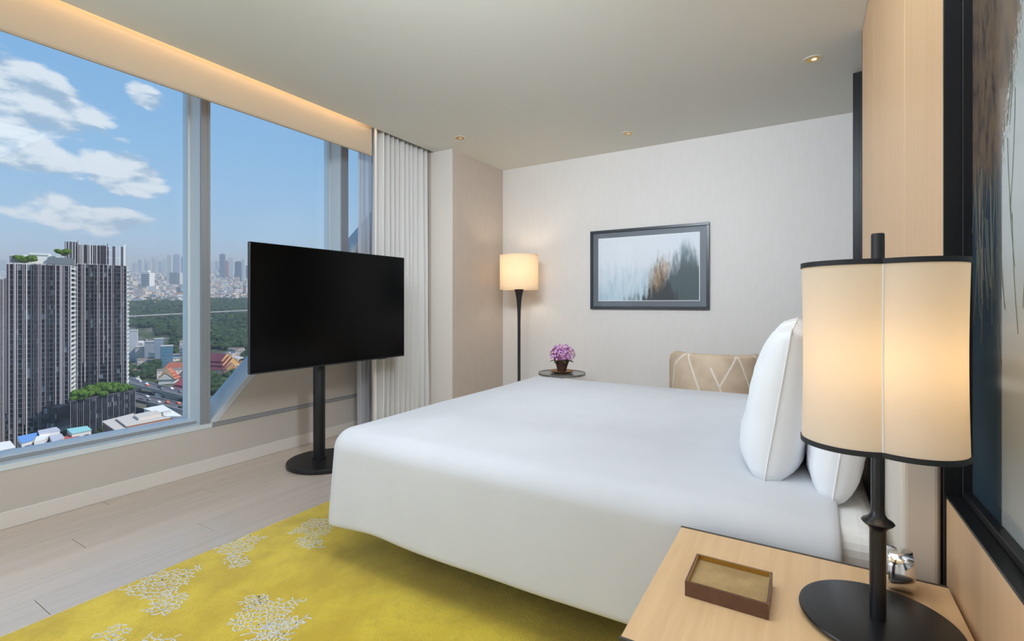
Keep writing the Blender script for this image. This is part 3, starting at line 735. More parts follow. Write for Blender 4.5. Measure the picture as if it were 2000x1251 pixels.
def line(a0, z0, a1, z1, w_=.009):
    L = hypot(a1 - a0, z1 - z0); nx, nz_ = -(z1 - z0) / L, (a1 - a0) / L; tx, tz = (a1 - a0) / L, (z1 - z0) / L
    dd = t.m('ABSOLUTE', t.m('ADD', t.m('MULTIPLY', t.m('SUBTRACT', ang, a0), nx), t.m('MULTIPLY', t.m('SUBTRACT', sp.outputs[2], z0), nz_)))
    al = t.m('ADD', t.m('MULTIPLY', t.m('SUBTRACT', ang, a0), tx), t.m('MULTIPLY', t.m('SUBTRACT', sp.outputs[2], z0), tz))
    return t.m('MULTIPLY', t.ss(dd, w_, w_ * .6), t.m('MULTIPLY', t.ss(al, -.004, .004), t.ss(al, L + .004, L - .004)))
ls = [(-.40, .55, -.36, .76), (-.36, .76, -.24, .86), (-.22, .86, -.12, .58), (-.12, .58, -.2, .48), (-.04, .76, .02, .62), (.02, .62, .14, .85), (.15, .85, .26, .56), (.02, .62, .06, .48), (.30, .86, .42, .52), (-.55, .85, -.45, .5)]
mk = line(*ls[0])
for q in ls[1:]: mk = t.m('MAXIMUM', mk, line(*q))
basec = t.mix(t.m('MULTIPLY', mk, .85), basec, RGB(232, 222, 210))
t.put(b.inputs['Base Color'], basec)
bp = t.add('ShaderNodeBump'); bp.inputs['Strength'].default_value = .3; bp.inputs['Distance'].default_value = .003; t.put(bp.inputs['Height'], wf); t.put(b.inputs['Normal'], bp.outputs[0])
def barrel():
    prof = [(.36, .32), (.368, .40), (.372, .60), (.372, .80), (.366, .838), (.345, .855), (.315, .858), (.285, .85), (.268, .83), (.262, .78), (.262, .46), (.262, .32)]
    vs = []; n = 40; a0, a1 = -1.95, 1.95
    for i in range(n + 1):
        a = a0 + (a1 - a0) * i / n; c = min(1, (1.95 - abs(a)) / .12 + .35)
        for r, z in prof:
            rm_ = .317; rr = rm_ + (r - rm_) * (c if c < 1 else 1)
            vs.append((rr * sin(a), -rr * cos(a), z - (.0 if abs(a) < 1.2 else .10 * (abs(a) - 1.2) / .75)))
    P = len(prof)
    fs = [(i * P + j, (i + 1) * P + j, (i + 1) * P + (j + 1) % P, i * P + (j + 1) % P) for i in range(n) for j in range(P)]
    fs += [tuple(range(P)), tuple(n * P + j for j in range(P))[::-1]]
    return MB().add(vs, fs)
o = barrel().build('backrest', wv, ch, smooth=True)
MB().lathe([(.24, .3), (.262, .33), (.262, .42), (.25, .45), (.2, .465), (0, .47)], n=40).build('seat', wv, ch, smooth=True)
for sx_, sy_ in ((-1, -1), (1, -1), (-1, 1), (1, 1)):
    MB().tube([(sx_ * .2, sy_ * .2, .31), (sx_ * .23, sy_ * .23, 0.001)], [.02, .013], 10).build('leg', M['bedwood'], ch, smooth=True)

# ------------------------------------------------------------------ nightstand and what stands on it
NZ = .59
ns = thing('nightstand', 'pale wood nightstand with dark edge line beside the bed', 'nightstand', (-.02, 1.216, 0))
def nb(name, x0, x1, y0, y1, z0, z1, m, par=ns, bev=.001, off=(-.02, 1.216)):
    return MB().box(x0 - off[0], x1 - off[0], y0 - off[1], y1 - off[1], z0, z1).build(name, m, par, bevel=bev, seg=1)
nb('table_top', -.315, .283, .94, 1.491, NZ - .03, NZ, M['top'])
nb('edge_strip', -.317, .283, 1.4915, 1.498, NZ - .034, NZ + .0015, M['edge'])
nb('edge_strip', -.317, .283, .9335, .9395, NZ - .034, NZ + .0015, M['edge'])
nb('side_panel', -.30, .28, 1.47, 1.489, .05, NZ - .031, M['top'])
nb('side_panel', -.30, .28, .943, .962, .05, NZ - .031, M['top'])
nb('bottom_panel', -.30, .28, .963, 1.469, .05, .07, M['top'])
nb('back_panel', .27, .28, .963, 1.469, .07, NZ - .031, M['top'])
for z0 in (.075, .318):
    d = nb('drawer', -.303, -.285, .965, 1.467, z0, z0 + .236, M['top'])
    nb('handle', -.312, -.303, 1.12, 1.31, z0 + .20, z0 + .212, M['black'], d)
nb('plinth', -.27, .27, .97, 1.46, 0.001, .049, M['black'])

tr = thing('valet_tray', 'small rectangular brown tray with gold rim on the nightstand', 'tray', (-.1505, 1.216, NZ))
tw, tl, thh = .084, .071, .033
MB().box(-tw, tw, -tl, tl, .0005, .005).build('tray_base', M['leather'], tr)
for n_, a in (('tray_wall', (-tw, -tw + .004, -tl, tl)), ('tray_wall', (tw - .004, tw, -tl, tl)), ('tray_wall', (-tw + .004, tw - .004, -tl, -tl + .004)), ('tray_wall', (-tw + .004, tw - .004, tl - .004, tl))):
    MB().box(*a, .005, thh).build(n_, M['leather'], tr)
mb = MB(); g = .0015; a, c = tw - .0043, tl - .0043
mb.box(-a, -a + g, -c, c, .022, thh + .0004).box(a - g, a, -c, c, .022, thh + .0004).box(-a, a, -c, -c + g, .022, thh + .0004).box(-a, a, c - g, c, .022, thh + .0004)
mb.build('gold_lining', M['gold'], tr)
MB().box(-a + g, a - g, -c + g, c - g, .0055, .022).build('suede_pad', M['suede'], tr)

ck = thing('desk_clock', 'short polished chrome drum standing on edge at the back of the nightstand', 'clock', (.186, 1.43, NZ + .0465))
def xl(prof, n=48):
    mb = MB().lathe(prof, n=n); mb.v = [(v[2], v[0], v[1]) for v in mb.v]; return mb
xl([(.040, -.024), (.0445, -.023), (.046, -.020), (.046, .020), (.0445, .023), (.04, .024)]).build('case', M['chrome'], ck, smooth=True)
xl([(.038, -.0255), (.040, -.0255), (.040, -.0235), (.038, -.0235)]).build('bezel', M['chrome'], ck, smooth=True)
xl([(.0375, -.0252), (.0375, -.024)]).build('face', mat('pale glass face', RGB(200, 204, 206), .08), ck)

# table lamp
LX, LY = .126, 1.244
tl_ = thing('table_lamp', 'black table lamp with lobed cream shade on the nightstand', 'table lamp', (LX, LY, NZ))
MB().lathe([(.128, .0005), (.136, .006), (.140, .012), (.139, .015), (.134, .0165), (.0, .0165)], n=96).build('base', M['blackm'], tl_, smooth=True)
MB().lathe([(.0142, .014), (.0142, .19), (.0145, .196), (.017, .202), (.026, .209), (.0285, .2125), (.0255, .216), (.017, .221), (.0125, .229), (.0118, .24), (.0116, .80), (.0105, .803)], n=40).build('pole', M['blackm'], tl_, smooth=True)
ZS0, ZS1 = .967 - NZ, 1.331 - NZ
def rq(th):
    ph = ((th + .035) % (pi / 2)) - pi / 4; d, R = .062, .089
    return d * cos(ph) + sqrt(max(0, R * R - (d * sin(ph)) ** 2))
NS = 144
def ringp(z, off=0.0):
    return [((rq(2 * pi * i / NS) + off) * cos(2 * pi * i / NS), (rq(2 * pi * i / NS) + off) * sin(2 * pi * i / NS), z) for i in range(NS)]
mb = MB(); lv = 14
for k in range(lv + 1):
    f = k / lv; mb.v += ringp(ZS0 + (ZS1 - ZS0) * f, -.003 * sin(pi * f))
mb.f = [(k * NS + i, k * NS + (i + 1) % NS, (k + 1) * NS + (i + 1) % NS, (k + 1) * NS + i) for k in range(lv) for i in range(NS)]; mb.mi = [0] * len(mb.f)
shd = mb.build('lamp_shade', M['shade'], tl_, smooth=True)
M['trimb'] = mat('dark ribbon trim', RGB(30, 32, 36), .6)
for z0, z1 in ((ZS0 - .002, ZS0 + .008), (ZS1 - .008, ZS1 + .002)):
    mb = MB()
    for o2, z in ((-.0015, z0), (.0018, z0), (.0018, z1), (-.0015, z1)): mb.v += ringp(z, o2)
    mb.f = [(k * NS + i, k * NS + (i + 1) % NS, ((k + 1) % 4) * NS + (i + 1) % NS, ((k + 1) % 4) * NS + i) for k in range(4) for i in range(NS)]; mb.mi = [0] * len(mb.f)
    mb.build('shade_trim', M['trimb'], tl_, smooth=True)
for k in range(4):
    th = -.035 + k * pi / 2; r = rq(th) + .001
    MB().tube([((r - .003 * sin(pi * q / 10)) * cos(th), (r - .003 * sin(pi * q / 10)) * sin(th), ZS0 + .006 + (ZS1 - ZS0 - .012) * q / 10) for q in range(11)], .0014, 6).build('shade_seam', M['linen2'], tl_, smooth=True)
sp_ = MB()
for k in range(4):
    th = -.035 + k * pi / 2; r = rq(th) - .002
    sp_.tube([(.011 * cos(th), .011 * sin(th), ZS1 - .02), (r * cos(th), r * sin(th), ZS1 - .004)], .0018, 6)
sp_.build('spider', M['blackm'], tl_)
for s in (-1, 1):
    bx_ = -.03 if s < 0 else .058
    MB().lathe([(.010, .50), (.020, .53), (.026, .56), (.020, .59), (.004, .60)], bx_, -.04, 18).build('bulb', gb, tl_, smooth=True)
    light('table_lamp_bulb', 'POINT', (LX + bx_, LY - .04, NZ + .56), .6 if s < 0 else 1.55, (1, .60, .28), shadow_soft_size=.028)

# ------------------------------------------------------------------ the city outside
Rv = Vector((cos(YAW), sin(YAW), 0)); Fv = Vector((-sin(YAW), cos(YAW), 0))
SL = .081
def zg(v): return -114.75 + SL * v
def W(u, v, z): return Rv * u + Fv * v + Vector((0, 0, z))
def at(px, v): return (px - 1000) / F_PX * v
def onz(px, py, z):                       # pixel ray meets height z -> (u, v)
    v = (z - 1.25) * F_PX / (592 - py); return (px - 1000) / F_PX * v, v
def ong(px, py, h=0):                     # pixel ray meets the terrain (+h)
    v = (116 - h) / (SL + (py - 592) / F_PX); return (px - 1000) / F_PX * v, v
CR = YAW
def P2(u, v): w_ = W(u, v, 0); return (w_.x, w_.y)

def randmat(name, stops, roofs, src='obj', rough=.8, win=True):
    m = mat(name, rough=rough, spec=.2); t, b = nt(m)
    if src == 'obj': r = t.add('ShaderNodeObjectInfo').outputs['Random']
    else: r = t.add('ShaderNodeNewGeometry').outputs['Random Per Island']
    g = t.add('ShaderNodeNewGeometry'); s = t.add('ShaderNodeSeparateXYZ'); t.put(s.inputs[0], g.outputs['True Normal'])
    a = t.ramp(r, stops, 'CONSTANT'); c = t.ramp(t.m('FRACT', t.m('MULTIPLY', r, 7.31)), roofs, 'CONSTANT')
    if win:
        ps = t.add('ShaderNodeSeparateXYZ'); t.put(ps.inputs[0], g.outputs['Position'])
        w1 = t.m('GREATER_THAN', t.m('FRACT', t.m('DIVIDE', ps.outputs[2], 3.4)), .55)
        w2 = t.m('GREATER_THAN', t.m('FRACT', t.m('DIVIDE', t.m('ADD', ps.outputs[0], ps.outputs[1]), 4.2)), .4)
        a = t.mix(t.m('MULTIPLY', t.m('MULTIPLY', w1, w2), .5), a, RGB(70, 80, 92))
    t.put(b.inputs['Base Color'], t.mix(t.m('GREATER_THAN', s.outputs[2], .3), a, c))
    return m
walls_ = [(0, RGB(214, 208, 200)), (.2, RGB(190, 184, 178)), (.35, RGB(222, 206, 184)), (.5, RGB(170, 168, 168)), (.62, RGB(206, 186, 172)), (.75, RGB(228, 224, 220)), (.9, RGB(150, 158, 168)), (1, RGB(150, 158, 168))]
roofs_ = [(0, RGB(176, 170, 164)), (.2, RGB(150, 110, 92)), (.38, RGB(206, 200, 194)), (.55, RGB(140, 142, 146)), (.7, RGB(172, 128, 110)), (.82, RGB(110, 134, 152)), (.92, RGB(126, 118, 110)), (1, RGB(126, 118, 110))]
M['cityo'] = randmat('city house walls', walls_, roofs_)
M['citys'] = randmat('city fabric', walls_, roofs_, 'isl')
M['sky_t'] = randmat('skyline tower walls', [(0, RGB(170, 182, 194)), (.25, RGB(200, 204, 206)), (.5, RGB(140, 156, 174)), (.7, RGB(188, 178, 172)), (.85, RGB(214, 214, 212)), (1, RGB(150, 140, 140))], roofs_[:2] + [(1, roofs_[1][1])])
def leafm(name, src):
    m = mat(name, rough=.9, spec=.1); t, b = nt(m)
    r = t.add('ShaderNodeObjectInfo').outputs['Random'] if src == 'obj' else t.add('ShaderNodeNewGeometry').outputs['Random Per Island']
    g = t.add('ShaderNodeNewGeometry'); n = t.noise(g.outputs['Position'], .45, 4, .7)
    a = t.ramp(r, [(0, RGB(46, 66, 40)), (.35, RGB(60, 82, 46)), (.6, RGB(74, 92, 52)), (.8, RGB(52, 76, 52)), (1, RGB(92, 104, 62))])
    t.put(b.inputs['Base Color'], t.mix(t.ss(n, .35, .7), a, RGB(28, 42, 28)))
    return m
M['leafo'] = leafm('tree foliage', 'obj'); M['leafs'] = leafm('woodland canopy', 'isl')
M['garden'] = vary(mat('roof garden foliage', rough=.85, spec=.1), RGB(92, 122, 44), RGB(50, 76, 30), .9, coord='Object', detail=5)
M['trunk'] = mat('brown trunk', RGB(86, 70, 56), .9)

ter = mat('city ground', rough=.95, spec=.1); t, b = nt(ter)
g = t.add('ShaderNodeNewGeometry'); n1_ = t.noise(g.outputs['Position'], .012, 6, .6); n2_ = t.noise(g.outputs['Position'], .08, 3, .6)
t.put(b.inputs['Base Color'], t.mix(t.ss(n1_, .42, .58), t.mix(n2_, RGB(110, 110, 108), RGB(150, 144, 138)), t.mix(n2_, RGB(58, 72, 46), RGB(84, 92, 62))))
gv = [(-26000, 40), (22000, 40), (22000, 24000), (-26000, 24000)]
gr = MB().add([W(u, v, zg(v)) for u, v in gv] + [W(u, v, zg(v) - 40) for u, v in gv], [(0, 1, 2, 3), (7, 6, 5, 4), (0, 4, 5, 1), (1, 5, 6, 2), (2, 6, 7, 3), (3, 7, 4, 0)]).build('ground', ter)
struct(gr)

# --- condominium towers
fac = mat('dark tower facade', rough=.5, spec=.2); t, b = nt(fac)
tcn = t.add('ShaderNodeTexCoord'); s = t.add('ShaderNodeSeparateXYZ'); t.put(s.inputs[0], tcn.outputs['Object'])
fx = t.m('FLOOR', t.m('DIVIDE', t.m('ADD', s.outputs[0], s.outputs[1]), 1.35)); fz = t.m('FLOOR', t.m('DIVIDE', s.outputs[2], 3.1))
cb = t.add('ShaderNodeCombineXYZ'); t.put(cb.inputs[0], fx); t.put(cb.inputs[1], fz)
wn = t.add('ShaderNodeTexWhiteNoise'); t.put(wn.inputs[0], cb.outputs[0])
t.put(b.inputs['Base Color'], t.ramp(wn.outputs[0], [(0, RGB(20, 25, 34)), (.5, RGB(34, 44, 56)), (.8, RGB(54, 68, 78)), (.93, RGB(120, 130, 136)), (1, RGB(190, 192, 190))], 'CONSTANT'))
M['fin1'] = mat('light fins', RGB(214, 208, 208), .7); M['fin2'] = mat('mid fins', RGB(160, 150, 154), .7); M['fin3'] = mat('dark fins', RGB(78, 76, 84), .7)
M['slab'] = mat('pale slab edges', RGB(112, 118, 124), .7); M['conc'] = mat('pale concrete', RGB(196, 194, 190), .8)
M['bal'] = mat('white balconies', RGB(225, 224, 220), .7)
def tower(name, label, u, v, width, depth, z0, z1, rot, nf, seed, parts=True, side=True):
    """u, v: front right corner; local x runs right along the front, y runs into the block."""
    rnd = random.Random(seed)
    T_ = thing(name, label, 'tower', W(u, v, z0), CR + rot)
    H = z1 - z0
    MB().box(-width, 0, 0, depth, 0, H).build('wall', fac, T_)
    sl = MB()
    k = 3.1
    while k < H - 1:
        sl.box(-width, .3, -.35, depth, k - .18, k + .12); k += 3.1
    sl.build('floor_slabs', M['slab'], T_)['kind'] = 'stuff'
    x = -width + .2
    protos = {}
    while x < -.3:
        w_ = rnd.choice((.25, .3, .4, .55)); mt_ = rnd.choice(('fin1', 'fin2', 'fin2', 'fin2', 'fin3'))
        h0 = 0 if rnd.random() < .8 else rnd.uniform(.0, .3) * H
        key = (w_, mt_)
        if key not in protos: protos[key] = MB().box(0, w_, -.9, 0, 0, 1).mesh('fin', M[mt_])
        inst('fin', protos[key], T_, (x, 0, h0), 0, (1, 1, H - h0 + rnd.uniform(-.2, .8)))
        x += w_ + (rnd.uniform(.3, .7) if rnd.random() < .62 else rnd.uniform(1.2, 2.2))
    if side:
        bal = MB(); k = 1.5
        while k < H - 1:
            bal.box(.02, 1.0, .5, depth * .6, k, k + 1.1); k += 3.1
        bal.build('balconies', M['bal'], T_)['kind'] = 'stuff'
        MB().box(.01, .5, depth * .6, depth * .66, 0, H).box(.01, .5, .05, .35, 0, H).build('side_fin', M['bal'], T_)
    MB().box(-width, 0, .2, depth, H, H + .9).build('parapet', M['conc'], T_)
    return T_
ROT = radians(34)
zt1 = 1.25 + (592 - 519) / F_PX * 320
T1 = tower('condo_tower', 'striped grey condominium tower at the left with trees on its roof', -290, 320, 29.7, 23, zg(310) - 6, zt1, ROT, 0, 1)
u_, v_ = at(137, 320), 320
T1b = tower('condo_tower_wing', 'lower striped wing at the far left edge beside the grey tower', -290 - .829 * 29.6, 320 - .559 * 29.6, 16, 23, zg(300) - 6, 1.25 + (592 - 545) / F_PX * 301, ROT, 0, 4, side=False)
v2 = 365; u2 = at(247, v2)
T2 = tower('condo_tower', 'taller striped grey condominium tower with open crown posts', u2, v2, 28, 15, -66, 1.25 + (592 - 519) / F_PX * v2, ROT, 0, 2)
H2_ = 1.25 + (592 - 519) / F_PX * v2 + 66
rnd = random.Random(9)
bm_ = MB().box(-27.6, -11.5, .3, 14, H2_, H2_ + 14.2).build('upper_block', fac, T2)
x = -27.6
while x < -11.6:
    w_ = rnd.choice((.3, .45, .6)); MB().box(x, x + w_, -.5, .3, H2_, H2_ + 14.6 + (2.4 if x < -26 else 0)).build('fin', M[rnd.choice(('fin1', 'fin2', 'fin2', 'fin3'))], T2); x += w_ + rnd.uniform(.3, .9)
MB().box(-34.5, -28.3, .5, 8, H2_ - 2, H2_ + 16).build('stair_core', M['fin3'], T2)
for i, x in enumerate((-34.0, -32.5, -30.6, -29)): MB().box(x, x + .35, .1, .5, H2_ - 2, H2_ + 16.4).build('fin', M['fin1'], T2)
for i, (x, w_, m_) in enumerate(((-11.4, .5, 'fin3'), (-10.2, .3, 'fin1'), (-8.2, 1.6, 'fin3'), (-6.2, .3, 'fin1'), (-4.4, .3, 'bal'), (-3.2, 1.2, 'fin3'), (-1.6, 1.4, 'bal'), (-.3, .3, 'fin2'))):
    MB().box(x, x + w_, 0, .5, H2_, H2_ + 15.8 - (i % 3) * .8).build('crown_post', M[m_], T2)
MB().box(-11.4, 0, .05, .3, H2_ + 5.5, H2_ + 5.8).build('crown_rail', M['bal'], T2); MB().box(-11.4, 0, .05, .3, H2_ + 11.5, H2_ + 11.8).build('crown_rail', M['bal'], T2)
# podium under the right tower
pod = thing('podium_block', 'dark ribbed podium block carrying the roof garden below the towers', 'building', W(-289, 318, 0))
pl_ = [(-289, 318), (-278, 360), (-330, 385), (-345, 335)]
o0 = P2(-289, 318)
pz0, pz1 = zg(318) - 8, -63.2
MB().prism([(P2(*q)[0] - o0[0], P2(*q)[1] - o0[1]) for q in pl_], pz0, pz1).build('wall', fac, pod)
p0, p1 = Vector(P2(-289, 318)) - Vector(o0), Vector(P2(-278, 360)) - Vector(o0)
dd = (p1 - p0); Lp = dd.length; an = atan2(dd.y, dd.x)
fm = MB().box(-.16, .16, -.5, .05, pz0, pz1 + 1).mesh('rib', M['fin3']); fm2 = MB().box(-.12, .12, -.5, .05, pz0, pz1 + 1).mesh('rib', M['fin2'])
for i in range(34):
    p = p0 + dd * (i + .5) / 34; inst('rib', fm if i % 3 else fm2, pod, (p.x, p.y, 0), an)
MB().box(0, 1, -.3, .6, pz1, pz1 + 1.2)
par = MB().box(0, Lp, -.55, .2, pz1, pz1 + 1.0).build('parapet', M['fin3'], pod, loc=(p0.x, p0.y, 0), rotz=an)
# lower wing at the foot of the left tower
q0 = onz(118, 793, -63.2)
lw_ = MB().prism([(P2(*q)[0] - o0[0], P2(*q)[1] - o0[1]) for q in ((-285.5, 306), (-289, 318), (-300, 322), (-297, 308))], pz0, pz1 - 1).build('side_wing', fac, pod)

# --- tree meshes
def treemesh(name, r, seed, m, trunk=True):
    rnd = random.Random(seed); bm = bmesh.new()
    for k in range(5):
        q = r * rnd.uniform(.5, .75); c = Vector((rnd.uniform(-.45, .45) * r, rnd.uniform(-.45, .45) * r, r * rnd.uniform(.75, 1.3)))
        res = bmesh.ops.create_icosphere(bm, subdivisions=2 if k < 2 else 1, radius=q, matrix=Matrix.Translation(c))
        for v in res['verts']:
            d = v.co - c; v.co = c + d * (1 + .32 * noise.noise(v.co * (2.1 / r) + Vector((seed, 0, 0)) * 3)); v.co.z = c.z + (v.co.z - c.z) * .8
    me = bpy.data.meshes.new(name); bm.to_mesh(me); bm.free(); me.materials.append(m)
    return me
tms = [treemesh('tree', 6, i, M['leafo']) for i in range(6)]
gms = [treemesh('garden_tree', 2.6, 20 + i, M['garden']) for i in range(4)]
rnd = random.Random(11)
for i in range(46):      # podium roof garden
    f = rnd.random(); g_ = rnd.random() ** 1.4
    base_ = Vector((-289, 318)).lerp(Vector((-278, 360)), f) + Vector((-1, .25)) * (-.5 + g_ * 19)
    if base_.y > 362: base_ += Vector((4, -8))
    w_ = W(base_.x, base_.y, pz1 - 1.0)
    o = inst('roof_garden_tree', gms[i % 4], None, w_, rnd.random() * 6, [rnd.uniform(1.1, 1.8)] * 3)
    tag(o, 'bright green tree crown in the podium roof garden below the towers', 'tree', 'roof garden trees on the podium')
for i in range(9):       # trees on the left tower's roof
    f = (i + rnd.uniform(-.3, .3)) / 9
    x = -26 + 15 * f if i < 6 else -6 + (i - 6) * 1.8
    wl_ = W(-290, 320, 0) + Matrix.Rotation(CR + ROT, 3, 'Z') @ Vector((x, 3 + rnd.random() * 3, 0))
    o = inst('rooftop_tree', gms[i % 4], None, (wl_.x, wl_.y, zt1 + .9 - (0 if i < 6 else -5.4)), rnd.random() * 6, [rnd.uniform(.8, 1.15)] * 3)
    tag(o, 'dark leafy tree on the roof deck of the left tower', 'tree', 'trees on the left tower roof')
def t1box(name, x0, x1, y0, y1, z0, z1, m): return MB().box(x0, x1, y0, y1, zt1 - T1.location.z + z0, zt1 - T1.location.z + z1).build(name, m, T1)
t1box('roof_pavilion', -24, -8, 9, 18, .9, 7.0, M['bal']); t1box('roof_pavilion', -21, -12, 8.5, 17, 7, 8.2, M['bal'])
t1box('glass_room', -29.5, -24, 5, 16, .9, 5.5, M['slab']); t1box('roof_terrace', -11, .3, -.2, 14, .9, 5.2, M['slab'])

# --- nearby low buildings (pixel footprints on their own roof heights, turned into metres)
def quadb(name, label, corners, ztop, mroof, mwall, hgt=None, overhang=0, cat='building', extra=None):
    pts = [P2(*onz(px, py, ztop)) for px, py in corners]
    cx = sum(p[0] for p in pts) / len(pts); cyy = sum(p[1] for p in pts) / len(pts)
    vm = sum(onz(px, py, ztop)[1] for px, py in corners) / len(pts); zb = zg(vm) - 3
    T_ = thing(name, label, cat, (cx, cyy, zb)); loc = [(p[0] - cx, p[1] - cyy) for p in pts]
    MB().prism([(a * .96, c * .96) for a, c in loc], 0, ztop - zb - .5).build('wall', mwall, T_)
    MB().prism(loc, ztop - zb - .5, ztop - zb).build('roof', mroof, T_)
    T_['_h'] = ztop - zb
    # rows of real windows on every side
    wn_ = MB()
    for i in range(len(loc)):
        a = Vector(loc[i]) * .965; b2 = Vector(loc[(i + 1) % len(loc)]) * .965; L = (b2 - a).length; d = (b2 - a) / L; n_ = Vector((d.y, -d.x))
        if n_.dot((a + b2) / 2) < 0: n_ = -n_
        nw = int(L / 3.2); zc = ztop - zb - 3
        while zc > (ztop - zb) - 16 and zc > 3:
            for k in range(nw):
                c0 = a + d * (L * (k + .25) / nw); c1 = a + d * (L * (k + .75) / nw); o1 = n_ * .08; o2 = n_ * -.2
                wn_.add([(c0.x + o1.x, c0.y + o1.y, zc - .8), (c1.x + o1.x, c1.y + o1.y, zc - .8), (c1.x + o1.x, c1.y + o1.y, zc + .7), (c0.x + o1.x, c0.y + o1.y, zc + .7),
                         (c0.x + o2.x, c0.y + o2.y, zc - .8), (c1.x + o2.x, c1.y + o2.y, zc - .8), (c1.x + o2.x, c1.y + o2.y, zc + .7), (c0.x + o2.x, c0.y + o2.y, zc + .7)],
                        [(0, 1, 2, 3), (4, 7, 6, 5), (0, 4, 5, 1), (1, 5, 6, 2), (2, 6, 7, 3), (3, 7, 4, 0)])
            zc -= 3.3
    if wn_.f: wn_.build('windows', M['fin3'], T_)
    return T_, loc, ztop - zb
mm = lambda n, r, g_, b_: mat(n, RGB(r, g_, b_), .75, spec=.25)
M['rbeige'] = mm('beige roof', 206, 196, 184); M['wbrown'] = mm('brown wall', 112, 84, 72); M['worange'] = mm('orange wall', 206, 138, 104); M['rwhite'] = mm('white roof', 232, 230, 224)
M['rteal'] = mm('teal roof', 150, 206, 206); M['rblue'] = mm('blue roof', 110, 156, 214); M['rgrey'] = mm('light grey roof', 188, 190, 200); M['wwhite'] = mm('white wall', 216, 214, 212); M['rred'] = mm('red roof', 190, 96, 84)
T_, loc, hh = quadb('warehouse', 'long building with pitched beige roof and orange side wall by the sill', [(246, 831), (353, 810), (324, 796), (226, 816)], -60, M['rbeige'], M['worange'])
MB().prism([(a * .45 , c * .45 ) for a, c in loc], hh, hh + 1.2).build('roof_ridge', M['rbeige'], T_)
MB().prism([(a * .16 + 4, c * .16 + 7) for a, c in loc], hh, hh + 1.8).build('roof_plant', M['conc'], T_)
quadb('shop_house', 'brown walled block at the left end of the beige roofed building', [(199, 822), (226, 840), (244, 838), (262, 806)], -61, M['rbeige'], M['wbrown'])
quadb('flat_roof_block', 'white flat roofed block behind the beige roofed building', [(280, 797), (324, 812), (356, 812), (318, 790)], -59.5, M['rwhite'], M['wwhite'])
quadb('pavilion', 'small house with a turquoise canopy roof above the sill', [(140, 846), (179, 838), (170, 831), (130, 837)], -70, M['rteal'], M['wwhite'])
quadb('pavilion', 'small house with a bright blue roof near the left window edge', [(42, 864), (64, 858), (76, 843), (33, 852)], -70, M['rblue'], M['wwhite'])
quadb('shop_house', 'white roofed terrace between the blue and grey roofs', [(66, 862), (88, 856), (98, 847), (72, 850)], -70.5, M['rwhite'], M['wwhite'])
quadb('shop_house', 'light grey corrugated roof house in front of the striped tower', [(76, 846), (118, 839), (110, 833), (74, 840)], -69, M['rgrey'], M['wwhite'])
quadb('shop_house', 'low pale house with grey roof left of the turquoise canopy', [(102, 862), (126, 854), (120, 846), (96, 850)], -71, M['rgrey'], M['wwhite'])
quadb('shop_house', 'low red roofed house right of the pale grey roofs', [(128, 860), (150, 854), (146, 848), (124, 852)], -72, M['rred'], M['wwhite'])
quadb('flat_roof_block', 'pale flat roofed block in the bottom left corner of the window', [(-30, 884), (30, 872), (20, 860), (-30, 868)], -72, M['rwhite'], M['wwhite'])

# --- mid distance buildings
def boxb(name, label, px0, px1, py0, py1, m, depth=.8, cat='building', parts=None, rot=0.0, zoff=0):
    """base on the terrain at pixel row py1, top at row py0"""
    u, v = ong((px0 + px1) / 2, py1); wd = (px1 - px0) / F_PX * v; zt_ = 1.25 + (592 - py0) / F_PX * v; z0 = zg(v)
    T_ = thing(name, label, cat, W(u, v, z0 - 1), CR + rot); H = zt_ - z0 + 1; D = wd * depth
    MB().box(-wd / 2, wd / 2, 0, D, 0, H).build('wall', m, T_)
    MB().box(-wd / 2 - .4, wd / 2 + .4, -.4, D + .4, H, H + 1).build('roof', M['conc'], T_)
    return T_, wd, D, H
T_, wd, D, H = boxb('office_tower', 'white office slab with dark horizontal window bands in the hazy city', 275, 292, 532, 571, M['bal'])
for k in range(9): MB().box(-wd / 2 + 2.5, wd / 2 - 2.5, -.5, D * .3, H * (.12 + .093 * k), H * (.12 + .093 * k) + 4).build('window_band', M['fin3'], T_)
MB().box(-wd * .2, wd * .2, D * .2, D * .7, H + 1, H + 9).build('roof_room', M['bal'], T_)
T_, wd, D, H = boxb('apartment_block', 'pale ribbed apartment block right of the white office slab', 330, 351, 532, 559, M['conc'])
for k in range(6): MB().box(-wd / 2 + wd * (k + .3) / 6, -wd / 2 + wd * (k + .7) / 6, -.6, 0, 2, H - 2).build('window_strip', M['slab'], T_)
boxb('apartment_block', 'low pale green block beside the pale ribbed apartment block', 353, 372, 541, 552, mm('pale green wall', 196, 206, 176))
T_, wd, D, H = boxb('glass_block', 'blue glass building standing behind the orange temple roofs', 317, 336, 676, 722, mat('blue curtain wall', RGB(74, 124, 150), .2, spec=.8), rot=radians(40))
for k in range(7): MB().box(-wd / 2 - .1, wd / 2 + .1, -.2, D, H * (k + 1) / 8, H * (k + 1) / 8 + .4).build('floor_band', M['slab'], T_)
T_, wd, D, H = boxb('glass_block', 'grey mirrored building left of the blue glass building', 304, 318, 662, 716, mat('grey curtain wall', RGB(132, 146, 160), .25, spec=.8), rot=radians(40))
boxb('apartment_block', 'white wing sided block at the edge of the trees by the tall tower', 246, 265, 646, 706, mm('white grey wall', 182, 184, 190), rot=radians(30))
T_, wd, D, H = boxb('school_block', 'small white building with window rows above the temple roofs', 350, 366, 679, 696, M['bal'])
for k in range(3):
    for j in range(5): MB().box(-wd / 2 + wd * (j + .2) / 5, -wd / 2 + wd * (j + .75) / 5, -.3, 0, H * (.15 + .28 * k), H * (.15 + .28 * k) + H * .15).build('window', M['fin3'], T_)
